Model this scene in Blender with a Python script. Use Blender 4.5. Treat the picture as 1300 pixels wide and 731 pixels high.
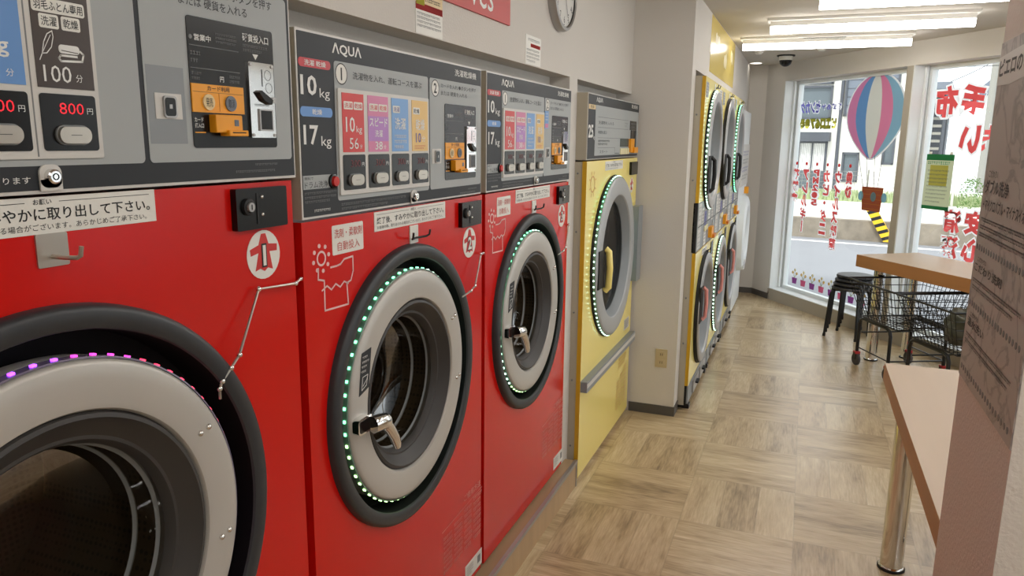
import bpy, bmesh, math, random
from mathutils import Vector, Matrix

for o in list(bpy.data.objects):
    bpy.data.objects.remove(o, do_unlink=True)
SC = bpy.context.scene
COL = SC.collection
PI = math.pi
random.seed(7)

# ------------------------------------------------------------------ camera
CAM_POS = Vector((1.01, 0.0, 1.73))
yaw, pit, rol, FPX = 0.370035861, -0.194891762, 0.0118567, 947.27
cy_, sy_, cp_, sp_ = math.cos(yaw), math.sin(yaw), math.cos(pit), math.sin(pit)
right = Vector((cy_, sy_, 0)); fwd = Vector((-sy_*cp_, cy_*cp_, sp_)); up = right.cross(fwd)
r2 = right*math.cos(rol) + up*math.sin(rol); u2 = up*math.cos(rol) - right*math.sin(rol)
cam_d = bpy.data.cameras.new('camera'); cam = bpy.data.objects.new('camera', cam_d); COL.objects.link(cam)
cam_d.sensor_width = 36.0; cam_d.sensor_fit = 'HORIZONTAL'
cam_d.lens = 36.0*FPX/1300.0; cam_d.clip_start = 0.05; cam_d.clip_end = 300
mw = Matrix((r2, u2, -fwd)).transposed().to_4x4(); mw.translation = CAM_POS
cam.matrix_world = mw
SC.camera = cam

# ------------------------------------------------------------------ light and exposure
SC.view_settings.view_transform = 'Standard'
SC.view_settings.look = 'None'
SC.view_settings.gamma = 1.0
SC.view_settings.use_curve_mapping = False
SC.view_settings.exposure = 0.0
SKY_STRENGTH = 1.9
LAMP_STRENGTH = 16.0
world = bpy.data.worlds.new('sky'); SC.world = world; world.use_nodes = True
wn = world.node_tree.nodes; wl = world.node_tree.links
bg = wn['Background']; bg.inputs[0].default_value = (0.93, 0.97, 1.0, 1); bg.inputs[1].default_value = SKY_STRENGTH
sun_d = bpy.data.lights.new('sun', 'SUN'); sun_d.energy = 3.0; sun_d.angle = 0.2; sun_d.color = (1, .97, .92)
sun = bpy.data.objects.new('sun', sun_d); COL.objects.link(sun)
sun.rotation_euler = Vector((0.25, 0.55, -0.8)).to_track_quat('-Z', 'Y').to_euler()
sun.location = (0, 5, 12)

# ------------------------------------------------------------------ materials
def lin(c):
    return tuple((x/255/12.92 if x/255 <= .04045 else ((x/255+.055)/1.055)**2.4) for x in c)
MC = {}
def mat(name, rgb, rough=.5, metal=0., emit=None, es=0., spec=.5, coat=0., alpha=1.):
    if name in MC: return MC[name]
    m = bpy.data.materials.new(name); m.use_nodes = True
    b = m.node_tree.nodes['Principled BSDF']
    b.inputs['Base Color'].default_value = (*lin(rgb), 1)
    b.inputs['Roughness'].default_value = rough
    b.inputs['Metallic'].default_value = metal
    b.inputs['Specular IOR Level'].default_value = spec
    b.inputs['Coat Weight'].default_value = coat
    b.inputs['Coat Roughness'].default_value = .24 if name == 'parquet_vinyl' else .08
    if emit:
        b.inputs['Emission Color'].default_value = (*lin(emit), 1); b.inputs['Emission Strength'].default_value = es
    MC[name] = m
    return m
def nodes(m):
    return m.node_tree.nodes, m.node_tree.links, m.node_tree.nodes['Principled BSDF']
def noise_tint(m, scale=(3, 3, 3), amount=.12, bump=0., bscale=200., detail=3):
    """procedural variation of the base colour and a fine bump"""
    n, l, b = nodes(m)
    g = n.new('ShaderNodeNewGeometry'); mp = n.new('ShaderNodeMapping'); mp.inputs['Scale'].default_value = scale
    l.new(g.outputs['Position'], mp.inputs['Vector'])
    t = n.new('ShaderNodeTexNoise'); t.inputs['Scale'].default_value = 1.; t.inputs['Detail'].default_value = detail
    l.new(mp.outputs[0], t.inputs['Vector'])
    mx = n.new('ShaderNodeMix'); mx.data_type = 'RGBA'; mx.blend_type = 'MIX'
    c = b.inputs['Base Color'].default_value[:3]
    mx.inputs[6].default_value = (*[x*(1-amount) for x in c], 1); mx.inputs[7].default_value = (*[min(1, x*(1+amount)) for x in c], 1)
    l.new(t.outputs['Fac'], mx.inputs[0]); l.new(mx.outputs[2], b.inputs['Base Color'])
    if bump:
        t2 = n.new('ShaderNodeTexNoise'); t2.inputs['Scale'].default_value = bscale; t2.inputs['Detail'].default_value = 2
        l.new(g.outputs['Position'], t2.inputs['Vector'])
        bp = n.new('ShaderNodeBump'); bp.inputs['Strength'].default_value = bump; bp.inputs['Distance'].default_value = .002
        l.new(t2.outputs['Fac'], bp.inputs['Height']); l.new(bp.outputs[0], b.inputs['Normal'])
    return m

M_wall = noise_tint(mat('wallpaper_cream', (212, 207, 200), .75, spec=.25), (2, 2, 2), .03, .5, 160)
M_wallc = noise_tint(mat('wallpaper_column', (224, 216, 206), .8, spec=.2), (2, 2, 2), .04, .7, 130)
M_ceil = noise_tint(mat('ceiling_white', (202, 196, 186), .85, spec=.2), (1, 1, 1), .03)
M_base = mat('baseboard_grey', (84, 80, 76), .5)
M_red = noise_tint(mat('red_enamel', (205, 20, 14), .2, coat=.08, spec=.34), (1.2, 1.2, 1.2), .05)
M_yel = noise_tint(mat('yellow_enamel', (248, 228, 134), .25, coat=.15), (1.2, 1.2, 1.2), .04)
M_yeld = mat('yellow_edge', (206, 160, 34), .3)
M_cab = noise_tint(mat('cabinet_beige', (176, 168, 150), .5), (2, 2, 2), .03)
M_dark = mat('panel_charcoal', (46, 49, 53), .5, spec=.3)
M_grey = mat('panel_grey', (166, 170, 170), .5, spec=.35)
M_grey2 = mat('panel_grey_deep', (136, 141, 144), .42)
M_lgrey = mat('frame_light_grey', (206, 203, 197), .4)
M_white = mat('label_white', (226, 224, 216), .45)
M_pwhite = mat('print_white', (228, 228, 224), .5)
M_pblack = mat('print_black', (24, 24, 26), .5)
M_pgrey = mat('print_grey', (120, 122, 122), .5)
M_pink = mat('print_pale_pink', (226, 148, 140), .5)
M_ochre = mat('print_ochre', (196, 140, 52), .5)
M_black = mat('gloss_black', (12, 12, 13), .25, spec=.35)
M_mblack = mat('rubber_black', (20, 20, 21), .6)
M_ring = mat('ring_plastic', (46, 48, 51), .42)
M_rub = mat('gasket_grey', (58, 55, 53), .5)
M_silver = noise_tint(mat('door_silver', (190, 186, 179), .38, .25), (3, 3, 3), .05)
M_steel = mat('brushed_steel', (186, 180, 170), .32, .85)
M_chrome = mat('chrome', (225, 224, 222), .1, 1.)
M_alu = mat('aluminium', (168, 166, 164), .38, .7)
M_orange = mat('slot_orange', (238, 158, 20), .4)
M_orange2 = mat('slot_orange_deep', (196, 116, 8), .4)
M_pred = mat('pill_red', (190, 30, 44), .4)
M_pblue = mat('pill_blue', (98, 146, 206), .4)
M_cred = mat('card_red', (206, 44, 40), .3)
M_cpink = mat('card_pink', (208, 120, 160), .3)
M_cpur = mat('card_purple', (176, 120, 190), .3)
M_cblue = mat('card_blue', (112, 160, 214), .3)
M_cyel = mat('card_yellow', (226, 186, 106), .3)
M_cbr = mat('card_brown', (62, 50, 44), .3)
M_cream = mat('button_cream', (232, 222, 178), .4)
M_teal = mat('display_teal', (40, 66, 66), .25)
M_beige = mat('tag_beige', (226, 200, 150), .5)
M_digit = mat('digit_red', (230, 30, 50), .4, emit=(255, 30, 50), es=.6)
M_digitd = mat('digit_dim', (84, 14, 20), .4, emit=(255, 20, 40), es=.04)
M_ledg = mat('led_green', (190, 255, 220), .4, emit=(120, 255, 180), es=4.0)
M_ledw = mat('led_white', (230, 255, 240), .4, emit=(205, 255, 226), es=4.0)
M_ledy = mat('led_yellow_green', (230, 255, 200), .4, emit=(196, 255, 168), es=3.5)
M_ledp = mat('led_purple', (190, 120, 255), .4, emit=(150, 60, 255), es=5.0)
M_ledm = mat('led_magenta', (230, 90, 180), .4, emit=(225, 60, 190), es=2.6)
M_ledr = mat('led_red', (255, 90, 110), .4, emit=(255, 50, 90), es=2.6)
M_strip = mat('led_tape', (110, 140, 124), .3)
M_stripw = mat('led_tape_clear', (120, 110, 130), .2)
M_lamp = mat('lamp_diffuser', (255, 255, 250), .5, emit=(255, 252, 248), es=LAMP_STRENGTH)
M_down = mat('downlight_diffuser', (255, 255, 250), .5, emit=(255, 249, 236), es=6.)
M_lampb = mat('lamp_body', (232, 230, 224), .5)
M_woodt = mat('tabletop_beech', (182, 158, 132), .42)
M_woode = mat('tabletop_edge', (180, 126, 78), .45)
M_blackm = mat('black_metal', (22, 22, 24), .35)
M_seat = mat('black_vinyl', (34, 34, 38), .4)
M_tyre = mat('caster_grey', (72, 70, 72), .6)
M_credp = mat('caster_red', (196, 50, 56), .5)
M_olive = noise_tint(mat('bag_olive', (70, 70, 58), .4), (14, 14, 14), .3)
M_frame = mat('window_frame_white', (226, 230, 230), .4)
M_framed = mat('window_frame_beige', (172, 164, 150), .5)
M_letred = mat('letter_red', (214, 62, 58), .5)
M_letpur = mat('letter_purple', (96, 92, 160), .5)
M_letyel = mat('letter_yellow', (226, 220, 90), .5)
M_green = mat('poster_green', (60, 140, 90), .5)
M_postergrey = mat('poster_pale', (206, 212, 190), .6)
M_posteryel = mat('poster_yellow', (214, 208, 120), .6)
M_posterink = mat('poster_ink', (70, 68, 66), .6)
M_signred = mat('sign_red', (190, 52, 46), .5)
M_outlet = mat('outlet_plate', (196, 180, 144), .45)
M_clockface = mat('clock_face', (206, 204, 198), .5)
M_copper = mat('badge_red', (200, 40, 36), .5)
M_concrete = noise_tint(mat('concrete_stained', (140, 130, 116), .9), (5, 5, 5), .55, detail=6)
M_lot = noise_tint(mat('lot_pale', (226, 222, 212), .9), (1, 1, 1), .05)
M_road = noise_tint(mat('asphalt', (136, 137, 141), .85), (1.2, 1.2, 1.2), .08)
M_line = mat('road_line_white', (240, 240, 236), .7)
M_bwall = noise_tint(mat('render_white', (240, 238, 230), .85), (.5, .5, .5), .03)
M_bgrey = mat('panel_bluegrey', (112, 120, 132), .6)
M_bgrey2 = mat('panel_slate', (78, 82, 90), .6)
M_curtain = mat('curtain_white', (226, 226, 224), .8)
M_bglass = mat('window_glass_dark', (96, 106, 112), .15)
M_hedge = noise_tint(mat('grass_green', (158, 172, 126), .8), (8, 8, 8), .35)  # grass tone paled, outdoor haze is mixed into the colour
M_hedged = noise_tint(mat('shrub_green', (92, 122, 64), .8), (8, 8, 8), .4)
M_pole = mat('utility_grey', (150, 148, 140), .7)
M_wire = mat('wire_dark', (70, 70, 72), .6)
M_guardy = mat('guard_yellow', (236, 190, 40), .5)
M_brick = mat('basket_brown', (160, 96, 72), .6)
M_bag = mat('sandbag_grey', (150, 186, 196), .6)
M_bal = [mat('balloon_pink', (222, 142, 182), .5), mat('balloon_blue', (112, 158, 208), .5), mat('balloon_cream', (226, 226, 216), .5), mat('balloon_rose', (226, 138, 170), .5), mat('balloon_sky', (146, 186, 208), .5)]

def film(name, rgb):
    m = bpy.data.materials.new(name); m.use_nodes = True; n, l = m.node_tree.nodes, m.node_tree.links; n.remove(n['Principled BSDF'])
    d = n.new('ShaderNodeBsdfDiffuse'); t = n.new('ShaderNodeBsdfTranslucent'); x = n.new('ShaderNodeMixShader'); x.inputs[0].default_value = .6
    for q in (d, t): q.inputs[0].default_value = (*lin(rgb), 1)
    l.new(d.outputs[0], x.inputs[1]); l.new(t.outputs[0], x.inputs[2]); l.new(x.outputs[0], n['Material Output'].inputs['Surface'])
    return m
M_letred = film('film_red', (230, 98, 98)); M_letpurf = film('film_purple', (112, 108, 180)); M_letyel = film('film_yellow', (244, 238, 110)); M_fwhite = film('film_white', (240, 240, 240))
M_postergrey = film('poster_pale_paper', (214, 218, 196)); M_posteryel = film('poster_yellow_paper', (220, 214, 120)); M_green = film('poster_green_paper', (70, 156, 104))
M_bal = [film('balloon_pink', (226, 150, 190)), film('balloon_blue', (124, 168, 214)), film('balloon_cream', (232, 232, 224)), film('balloon_rose', (232, 150, 182)), film('balloon_sky', (156, 196, 216))]
M_brick = film('basket_brown', (178, 112, 86)); M_bag = film('sandbag_grey', (160, 196, 206)); M_fpink = film('pot_pink', (214, 130, 160)); M_fpur = film('pot_purple', (170, 110, 170))
# thin clear glass: transparent with a weak mirror
def thin_glass(name, tint, gloss, grough=.02):
    m = bpy.data.materials.new(name); m.use_nodes = True
    n, l = m.node_tree.nodes, m.node_tree.links
    n.remove(n['Principled BSDF']); out = n['Material Output']
    t = n.new('ShaderNodeBsdfTransparent'); t.inputs[0].default_value = (*tint, 1)
    g = n.new('ShaderNodeBsdfGlossy'); g.inputs['Roughness'].default_value = grough; g.inputs[0].default_value = (1, 1, 1, 1)
    lw = n.new('ShaderNodeFresnel'); lw.inputs['IOR'].default_value = 1.45
    ma = n.new('ShaderNodeMath'); ma.operation = 'MULTIPLY'; ma.inputs[1].default_value = gloss; l.new(lw.outputs[0], ma.inputs[0])
    mx = n.new('ShaderNodeMixShader'); l.new(ma.outputs[0], mx.inputs[0]); l.new(t.outputs[0], mx.inputs[1]); l.new(g.outputs[0], mx.inputs[2])
    l.new(mx.outputs[0], out.inputs['Surface'])
    return m
M_glass = thin_glass('window_glass', (.95, .98, .98), .6)
M_dglass = thin_glass('door_glass', (.55, .52, .47), .2)
M_dglass2 = thin_glass('door_glass_grey', (.5, .52, .54), .45)

# perforated drum steel
def drum_mat(name, rgb):
    m = mat(name, rgb, .5, .1); n, l, b = nodes(m)
    tc = n.new('ShaderNodeTexCoord')
    v = n.new('ShaderNodeTexVoronoi'); v.inputs['Scale'].default_value = 75; l.new(tc.outputs['Object'], v.inputs['Vector']); v.inputs['Randomness'].default_value = .15
    mr = n.new('ShaderNodeMapRange'); mr.inputs[1].default_value = .25; mr.inputs[2].default_value = .4; l.new(v.outputs['Distance'], mr.inputs[0])
    mx = n.new('ShaderNodeMix'); mx.data_type = 'RGBA'; c = lin(rgb)
    mx.inputs[6].default_value = (*[x*.55 for x in c], 1); mx.inputs[7].default_value = (*c, 1)
    l.new(mr.outputs[0], mx.inputs[0]); l.new(mx.outputs[2], b.inputs['Base Color'])
    return m
M_drum = drum_mat('drum_steel', (112, 98, 78))
M_drumd = mat('drum_lining', (58, 60, 62), .5)

# parquet of half-metre tiles with alternating planks
def parquet():
    m = mat('parquet_vinyl', (170, 145, 112), .34, spec=.55, coat=.75); n, l, b = nodes(m)
    def math_(op, a, c=None, clamp=False):
        q = n.new('ShaderNodeMath'); q.operation = op
        for i, x in enumerate((a, c)):
            if x is None: continue
            if isinstance(x, (int, float)): q.inputs[i].default_value = x
            else: l.new(x, q.inputs[i])
        return q.outputs[0]
    g = n.new('ShaderNodeNewGeometry'); s = n.new('ShaderNodeSeparateXYZ'); l.new(g.outputs['Position'], s.inputs[0])
    X = math_('DIVIDE', math_('SUBTRACT', s.outputs[0], .588), .5); Y = math_('DIVIDE', math_('SUBTRACT', s.outputs[1], 3.288), .5)
    i = math_('FLOOR', X); j = math_('FLOOR', Y); fx = math_('SUBTRACT', X, i); fy = math_('SUBTRACT', Y, j)
    par = math_('FLOORED_MODULO', math_('ADD', i, j), 2.)
    ip = math_('SUBTRACT', 1., par)
    a = math_('ADD', math_('MULTIPLY', fx, ip), math_('MULTIPLY', fy, par))
    al = math_('ADD', math_('MULTIPLY', fy, ip), math_('MULTIPLY', fx, par))
    k = math_('FLOOR', math_('MULTIPLY', a, 3.0))
    cv = n.new('ShaderNodeCombineXYZ'); l.new(math_('ADD', i, math_('MULTIPLY', k, 17.3)), cv.inputs[0]); l.new(j, cv.inputs[1]); l.new(k, cv.inputs[2])
    wn_ = n.new('ShaderNodeTexWhiteNoise'); wn_.noise_dimensions = '3D'; l.new(cv.outputs[0], wn_.inputs['Vector'])
    rnd = wn_.outputs['Value']
    gv = n.new('ShaderNodeCombineXYZ')
    l.new(math_('MULTIPLY', a, 9.), gv.inputs[0]); l.new(math_('ADD', math_('MULTIPLY', al, 1.5), math_('MULTIPLY', rnd, 30.)), gv.inputs[1]); l.new(math_('MULTIPLY', rnd, 50.), gv.inputs[2])
    nz = n.new('ShaderNodeTexNoise'); nz.inputs['Scale'].default_value = 1.; nz.inputs['Detail'].default_value = 5; nz.inputs['Roughness'].default_value = .6; l.new(gv.outputs[0], nz.inputs['Vector'])
    gv2 = n.new('ShaderNodeCombineXYZ')
    l.new(math_('MULTIPLY', a, 60.), gv2.inputs[0]); l.new(math_('ADD', math_('MULTIPLY', al, 5.), math_('MULTIPLY', rnd, 90.)), gv2.inputs[1])
    nz2 = n.new('ShaderNodeTexNoise'); nz2.inputs['Scale'].default_value = 1.; nz2.inputs['Detail'].default_value = 3; l.new(gv2.outputs[0], nz2.inputs['Vector'])
    f = math_('ADD', math_('MULTIPLY', rnd, .22), math_('ADD', math_('MULTIPLY', nz.outputs['Fac'], .8), math_('MULTIPLY', nz2.outputs['Fac'], .5)))
    f = math_('SUBTRACT', f, .26)
    cr = n.new('ShaderNodeValToRGB'); e = cr.color_ramp.elements
    e[0].position = .22; e[0].color = (*lin((134, 112, 78)), 1); e[1].position = .78; e[1].color = (*lin((222, 204, 170)), 1)
    q = e.new(.42); q.color = (*lin((182, 157, 119)), 1); q = e.new(.6); q.color = (*lin((203, 181, 143)), 1)
    l.new(f, cr.inputs[0])
    # seams between planks and tiles
    fa = math_('FRACT', math_('MULTIPLY', a, 3.0)); d1 = math_('MINIMUM', fa, math_('SUBTRACT', 1., fa)); d2 = math_('MINIMUM', al, math_('SUBTRACT', 1., al))
    sm = math_('MINIMUM', math_('DIVIDE', d1, 3.0), d2)
    mr = n.new('ShaderNodeMapRange'); mr.inputs[1].default_value = 0.; mr.inputs[2].default_value = .008; mr.inputs[3].default_value = .80; mr.inputs[4].default_value = 1.; l.new(sm, mr.inputs[0])
    mx = n.new('ShaderNodeMix'); mx.data_type = 'RGBA'; mx.blend_type = 'MULTIPLY'; mx.inputs[0].default_value = 1.
    l.new(cr.outputs[0], mx.inputs[6]); l.new(mr.outputs[0], mx.inputs[7]); l.new(mx.outputs[2], b.inputs['Base Color'])
    bp = n.new('ShaderNodeBump'); bp.inputs['Strength'].default_value = .12; bp.inputs['Distance'].default_value = .002; l.new(nz2.outputs['Fac'], bp.inputs['Height']); l.new(bp.outputs[0], b.inputs['Normal'])
    return m
M_floor = parquet()
def grain(m, sc, amount):
    return noise_tint(m, sc, amount, detail=5)
M_curb = grain(mat('curb_wood', (186, 156, 118), .5), (12, 12, 1.6), .25)
M_curbt = grain(mat('curb_top_wood', (166, 140, 106), .5), (14, 3, 3), .22)
grain(M_woodt, (16, 2.0, 8), .06); grain(M_woode, (6, 3, 30), .08)
# grey veined marble paper of the column poster
M_marble = mat('poster_marble', (200, 194, 188), .5)
def marble():
    n, l, b = nodes(M_marble)
    g = n.new('ShaderNodeNewGeometry'); t = n.new('ShaderNodeTexNoise'); t.inputs['Scale'].default_value = 5.; t.inputs['Detail'].default_value = 8; t.inputs['Distortion'].default_value = 1.6
    l.new(g.outputs['Position'], t.inputs['Vector'])
    cr = n.new('ShaderNodeValToRGB'); e = cr.color_ramp.elements
    e[0].position = .47; e[0].color = (*lin((184, 178, 172)), 1); e[1].position = .53; e[1].color = (*lin((184, 178, 172)), 1)
    q = e.new(.5); q.color = (*lin((150, 145, 141)), 1)
    l.new(t.outputs['Fac'], cr.inputs[0]); l.new(cr.outputs[0], b.inputs['Base Color'])
marble()

# ------------------------------------------------------------------ text outlines
TXT = {}
def glyphs(s, fat=0., res=2):
    key = (s, fat, res)
    if key in TXT: return TXT[key]
    c = bpy.data.curves.new('t', 'FONT'); c.body = s; c.size = 1.; c.resolution_u = res; c.dimensions = '2D'; c.fill_mode = 'FRONT'; c.offset = fat
    o = bpy.data.objects.new('t', c); COL.objects.link(o)
    dg = bpy.context.evaluated_depsgraph_get(); dg.update()
    me = bpy.data.meshes.new_from_object(o.evaluated_get(dg))
    vs = [(v.co.x, v.co.y) for v in me.vertices]; fs = [tuple(p.vertices) for p in me.polygons]
    bpy.data.objects.remove(o); bpy.data.curves.remove(c); bpy.data.meshes.remove(me)
    if vs:
        xs = [v[0] for v in vs]; ys = [v[1] for v in vs]; bb = (min(xs), max(xs), min(ys), max(ys))
    else: bb = (0, 1, 0, 1)
    TXT[key] = (vs, fs, bb)
    return TXT[key]

# ------------------------------------------------------------------ mesh builder
def FX(u, v, w): return (w, u, v)                       # faces +x (left wall machines): u along y, v up, w out
WP = Vector((.712, 8.805, 0)); WD = Vector((.578, -.816, 0)); WN = Vector((.816, .578, 0))
def FW(u, v, w):                                        # window wall: u along the wall, w into the room
    p = WP + WD*u - WN*w; return (p.x, p.y, v)
def FP(u, v, w): return (1.345 - w, 1.75 - u, v)        # column poster face
def F0(u, v, w): return (u, v, w)
OO = Vector((.8, 15.6, 0)); OE = Vector((.985, -.17, 0)); OM = Vector((.17, .985, 0))
def FO(u, v, w):                                        # street side: u along street, w towards the shop
    p = OO + OE*u - OM*w; return (p.x, p.y, v)

class MB:
    def __init__(s, F=FX): s.F = F; s.v = []; s.f = []; s.mi = []; s.m = []
    def _m(s, m):
        if m not in s.m: s.m.append(m)
        return s.m.index(m)
    def add(s, pts, faces, m, raw=False):
        b = len(s.v); k = s._m(m)
        s.v += [tuple(p) if raw else s.F(*p) for p in pts]
        for f in faces: s.f.append(tuple(b+i for i in f)); s.mi.append(k)
        return s
    def box(s, u0, u1, v0, v1, w0, w1, m, skip=''):
        p = [(u, v, w) for u in (u0, u1) for v in (v0, v1) for w in (w0, w1)]
        fs = {'u0': (0, 1, 3, 2), 'u1': (4, 6, 7, 5), 'v0': (0, 4, 5, 1), 'v1': (2, 3, 7, 6), 'w0': (0, 2, 6, 4), 'w1': (1, 5, 7, 3)}
        return s.add(p, [f for k, f in fs.items() if k not in skip], m)
    def prism(s, pts, w0, w1, m):
        n = len(pts)
        p = [(u, v, w0) for u, v in pts] + [(u, v, w1) for u, v in pts]
        return s.add(p, [tuple(range(n)), tuple(range(2*n-1, n-1, -1))] + [(i, (i+1) % n, n+(i+1) % n, n+i) for i in range(n)], m)
    def rrect(s, u0, u1, v0, v1, r, w0, w1, m, n=5):
        r = min(r, (u1-u0)/2-1e-5, (v1-v0)/2-1e-5); pts = []
        for cu, cv, a0 in ((u1-r, v1-r, 0), (u0+r, v1-r, 90), (u0+r, v0+r, 180), (u1-r, v0+r, 270)):
            for i in range(n+1):
                a = math.radians(a0 + 90*i/n); pts.append((cu+r*math.cos(a), cv+r*math.sin(a)))
        return s.prism(pts, w0, w1, m)
    def disc(s, cu, cv, r, w0, w1, m, n=24, sv=1.):
        return s.prism([(cu+r*math.cos(2*PI*i/n), cv+sv*r*math.sin(2*PI*i/n)) for i in range(n)], w0, w1, m)
    def lathe(s, prof, cu, cv, m, n=64, a0=0, a1=360, cap=False):
        full = abs(a1-a0) >= 360; k = n if full else n+1; pts = []; L = len(prof)
        for i in range(k):
            a = math.radians(a0+(a1-a0)*i/n)
            pts += [(cu+r*math.cos(a), cv+r*math.sin(a), w) for r, w in prof]
        fs = []
        for i in range(n):
            j = (i+1) % k
            for q in range(L-1): fs.append((i*L+q, j*L+q, j*L+q+1, i*L+q+1))
        if cap:
            fs.append(tuple(i*L+L-1 for i in range(k)))
        return s.add(pts, fs, m)
    def tube(s, pts, r, m, n=8, raw=False, r1=None, cap=True):
        P = [Vector(p if raw else s.F(*p)) for p in pts]; L = len(P); V = []
        prev = None
        for i in range(L):
            d = (P[min(i+1, L-1)]-P[max(i-1, 0)]).normalized()
            if prev is None:
                a = Vector((0, 0, 1)) if abs(d.z) < .9 else Vector((1, 0, 0)); x = d.cross(a).normalized()
            else: x = (prev - d*prev.dot(d)).normalized()
            prev = x; y = d.cross(x); rr = r if r1 is None else r+(r1-r)*i/(L-1)
            V += [P[i]+(x*math.cos(2*PI*k/n)+y*math.sin(2*PI*k/n))*rr for k in range(n)]
        fs = [(i*n+k, i*n+(k+1) % n, (i+1)*n+(k+1) % n, (i+1)*n+k) for i in range(L-1) for k in range(n)]
        if cap: fs += [tuple(range(n-1, -1, -1)), tuple((L-1)*n+k for k in range(n))]
        return s.add(V, fs, m, raw=True)
    def ball(s, c, r, m, raw=False, nu=10, nv=7, sc=(1, 1, 1)):
        c = Vector(c if raw else s.F(*c)); V = []; fs = []
        for j in range(nv+1):
            t = PI*j/nv
            for i in range(nu):
                a = 2*PI*i/nu; V.append(c+Vector((r*sc[0]*math.sin(t)*math.cos(a), r*sc[1]*math.sin(t)*math.sin(a), r*sc[2]*math.cos(t))))
        for j in range(nv):
            for i in range(nu): fs.append((j*nu+i, j*nu+(i+1) % nu, (j+1)*nu+(i+1) % nu, (j+1)*nu+i))
        return s.add(V, fs, m, raw=True)
    def text(s, t, u0, u1, v0, v1, w, m, fat=.012, mirror=False, res=2):
        vs, fs, bb = glyphs(t, fat, res)
        if not vs: return s
        su = (u1-u0)/max(1e-6, bb[1]-bb[0]); sv = (v1-v0)/max(1e-6, bb[3]-bb[2])
        f = (lambda x: u1-(x-bb[0])*su) if mirror else (lambda x: u0+(x-bb[0])*su)
        return s.add([(f(x), v0+(y-bb[2])*sv, w) for x, y in vs], fs, m)
    def texth(s, t, u, v0, v1, w, m, align='l', fat=.012):
        vs, fs, bb = glyphs(t, fat); L = (bb[1]-bb[0])*(v1-v0)/max(1e-6, bb[3]-bb[2])
        u0 = u if align == 'l' else (u-L/2 if align == 'c' else u-L)
        return s.text(t, u0, u0+L, v0, v1, w, m, fat)
    def stroke(s, pts, wd, w, m, closed=False):
        P = [Vector(p) for p in pts]; n = len(P)
        for i in range(n if closed else n-1):
            a, b = P[i], P[(i+1) % n]; d = (b-a)
            if d.length < 1e-6: continue
            d.normalize(); q = Vector((-d.y, d.x))*wd/2; a = a-d*wd*.35; b = b+d*wd*.35
            s.add([(a.x+q.x, a.y+q.y, w), (b.x+q.x, b.y+q.y, w), (b.x-q.x, b.y-q.y, w), (a.x-q.x, a.y-q.y, w)], [(0, 1, 2, 3)], m)
        return s
    def ringflat(s, cu, cv, r0, r1, w, m, n=32):
        return s.lathe([(r0, w), (r1, w)], cu, cv, m, n)
    def small(s, u0, u1, v0, v1, lines, w, m, seed=1, fill=.55):
        """lines of print too small to read"""
        R = random.Random(seed); dv = (v1-v0)/lines; h = dv*fill
        for i in range(lines):
            vv = v1-dv*(i+.5); x = u0; end = u1-(R.random()*.35*(u1-u0) if i == lines-1 else R.random()*.06*(u1-u0))
            while x < end-h*.4:
                L = h*(.45+.4*R.random()); k = R.randint(0, 2)
                if k: s.add([(x, vv-h/2, w), (x+L, vv-h/2, w), (x+L, vv-h/2+h*.2, w), (x, vv-h/2+h*.2, w)], [(0, 1, 2, 3)], m)
                s.add([(x, vv+h*.15, w), (x+L, vv+h*.15, w), (x+L, vv+h*.38, w), (x, vv+h*.38, w)], [(0, 1, 2, 3)], m)
                s.add([(x+L*.35, vv-h/2, w), (x+L*.6, vv-h/2, w), (x+L*.6, vv+h/2, w), (x+L*.35, vv+h/2, w)], [(0, 1, 2, 3)], m)
                x += L+h*.22
        return s
    def hole_plate(s, u0, u1, v0, v1, cu, cv, r, w, m, n=72):
        ang = sorted([2*PI*i/n for i in range(n)] + [math.atan2(v-cv, u-cu) % (2*PI) for u in (u0, u1) for v in (v0, v1)])
        pts = []
        for a in ang:
            c, q = math.cos(a), math.sin(a); t = 1e9
            if c > 1e-9: t = min(t, (u1-cu)/c)
            if c < -1e-9: t = min(t, (u0-cu)/c)
            if q > 1e-9: t = min(t, (v1-cv)/q)
            if q < -1e-9: t = min(t, (v0-cv)/q)
            pts += [(cu+r*c, cv+r*q, w), (cu+t*c, cv+t*q, w)]
        k = len(ang)
        return s.add(pts, [(2*i, 2*i+1, 2*((i+1) % k)+1, 2*((i+1) % k)) for i in range(k)], m)
    def build(s, name, parent=None, at=None, sharp=35, bevel=0):
        if not s.v: return None
        org = parent['_org'] if parent is not None and '_org' in parent else None
        if org is not None: org = Vector(org)
        elif at is not None: org = Vector(at)
        else:
            xs = list(zip(*s.v)); org = Vector(((min(xs[0])+max(xs[0]))/2, (min(xs[1])+max(xs[1]))/2, min(xs[2])))
        me = bpy.data.meshes.new(name)
        me.from_pydata([tuple(Vector(p)-org) for p in s.v], [], s.f)
        for m in s.m: me.materials.append(m)
        me.polygons.foreach_set('material_index', s.mi)
        bm = bmesh.new(); bm.from_mesh(me); bmesh.ops.recalc_face_normals(bm, faces=bm.faces); bm.to_mesh(me); bm.free()
        me.polygons.foreach_set('use_smooth', [True]*len(me.polygons))
        me.set_sharp_from_angle(angle=math.radians(sharp)); me.update()
        o = bpy.data.objects.new(name, me); COL.objects.link(o)
        if parent is not None: o.parent = parent; ORG[o.name] = org; o['_org'] = tuple(org)
        else: o.location = org; o['_org'] = tuple(org)
        if bevel:
            b = o.modifiers.new('bevel', 'BEVEL'); b.width = bevel; b.segments = 2; b.limit_method = 'ANGLE'; b.angle_limit = math.radians(50)
        return o
ORG = {}
def thing(name, label, cat, at, group=None):
    o = bpy.data.objects.new(name, None); COL.objects.link(o); o.location = at; o['_org'] = tuple(at); o.empty_display_size = .1
    return tag(o, label, cat, group)
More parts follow.
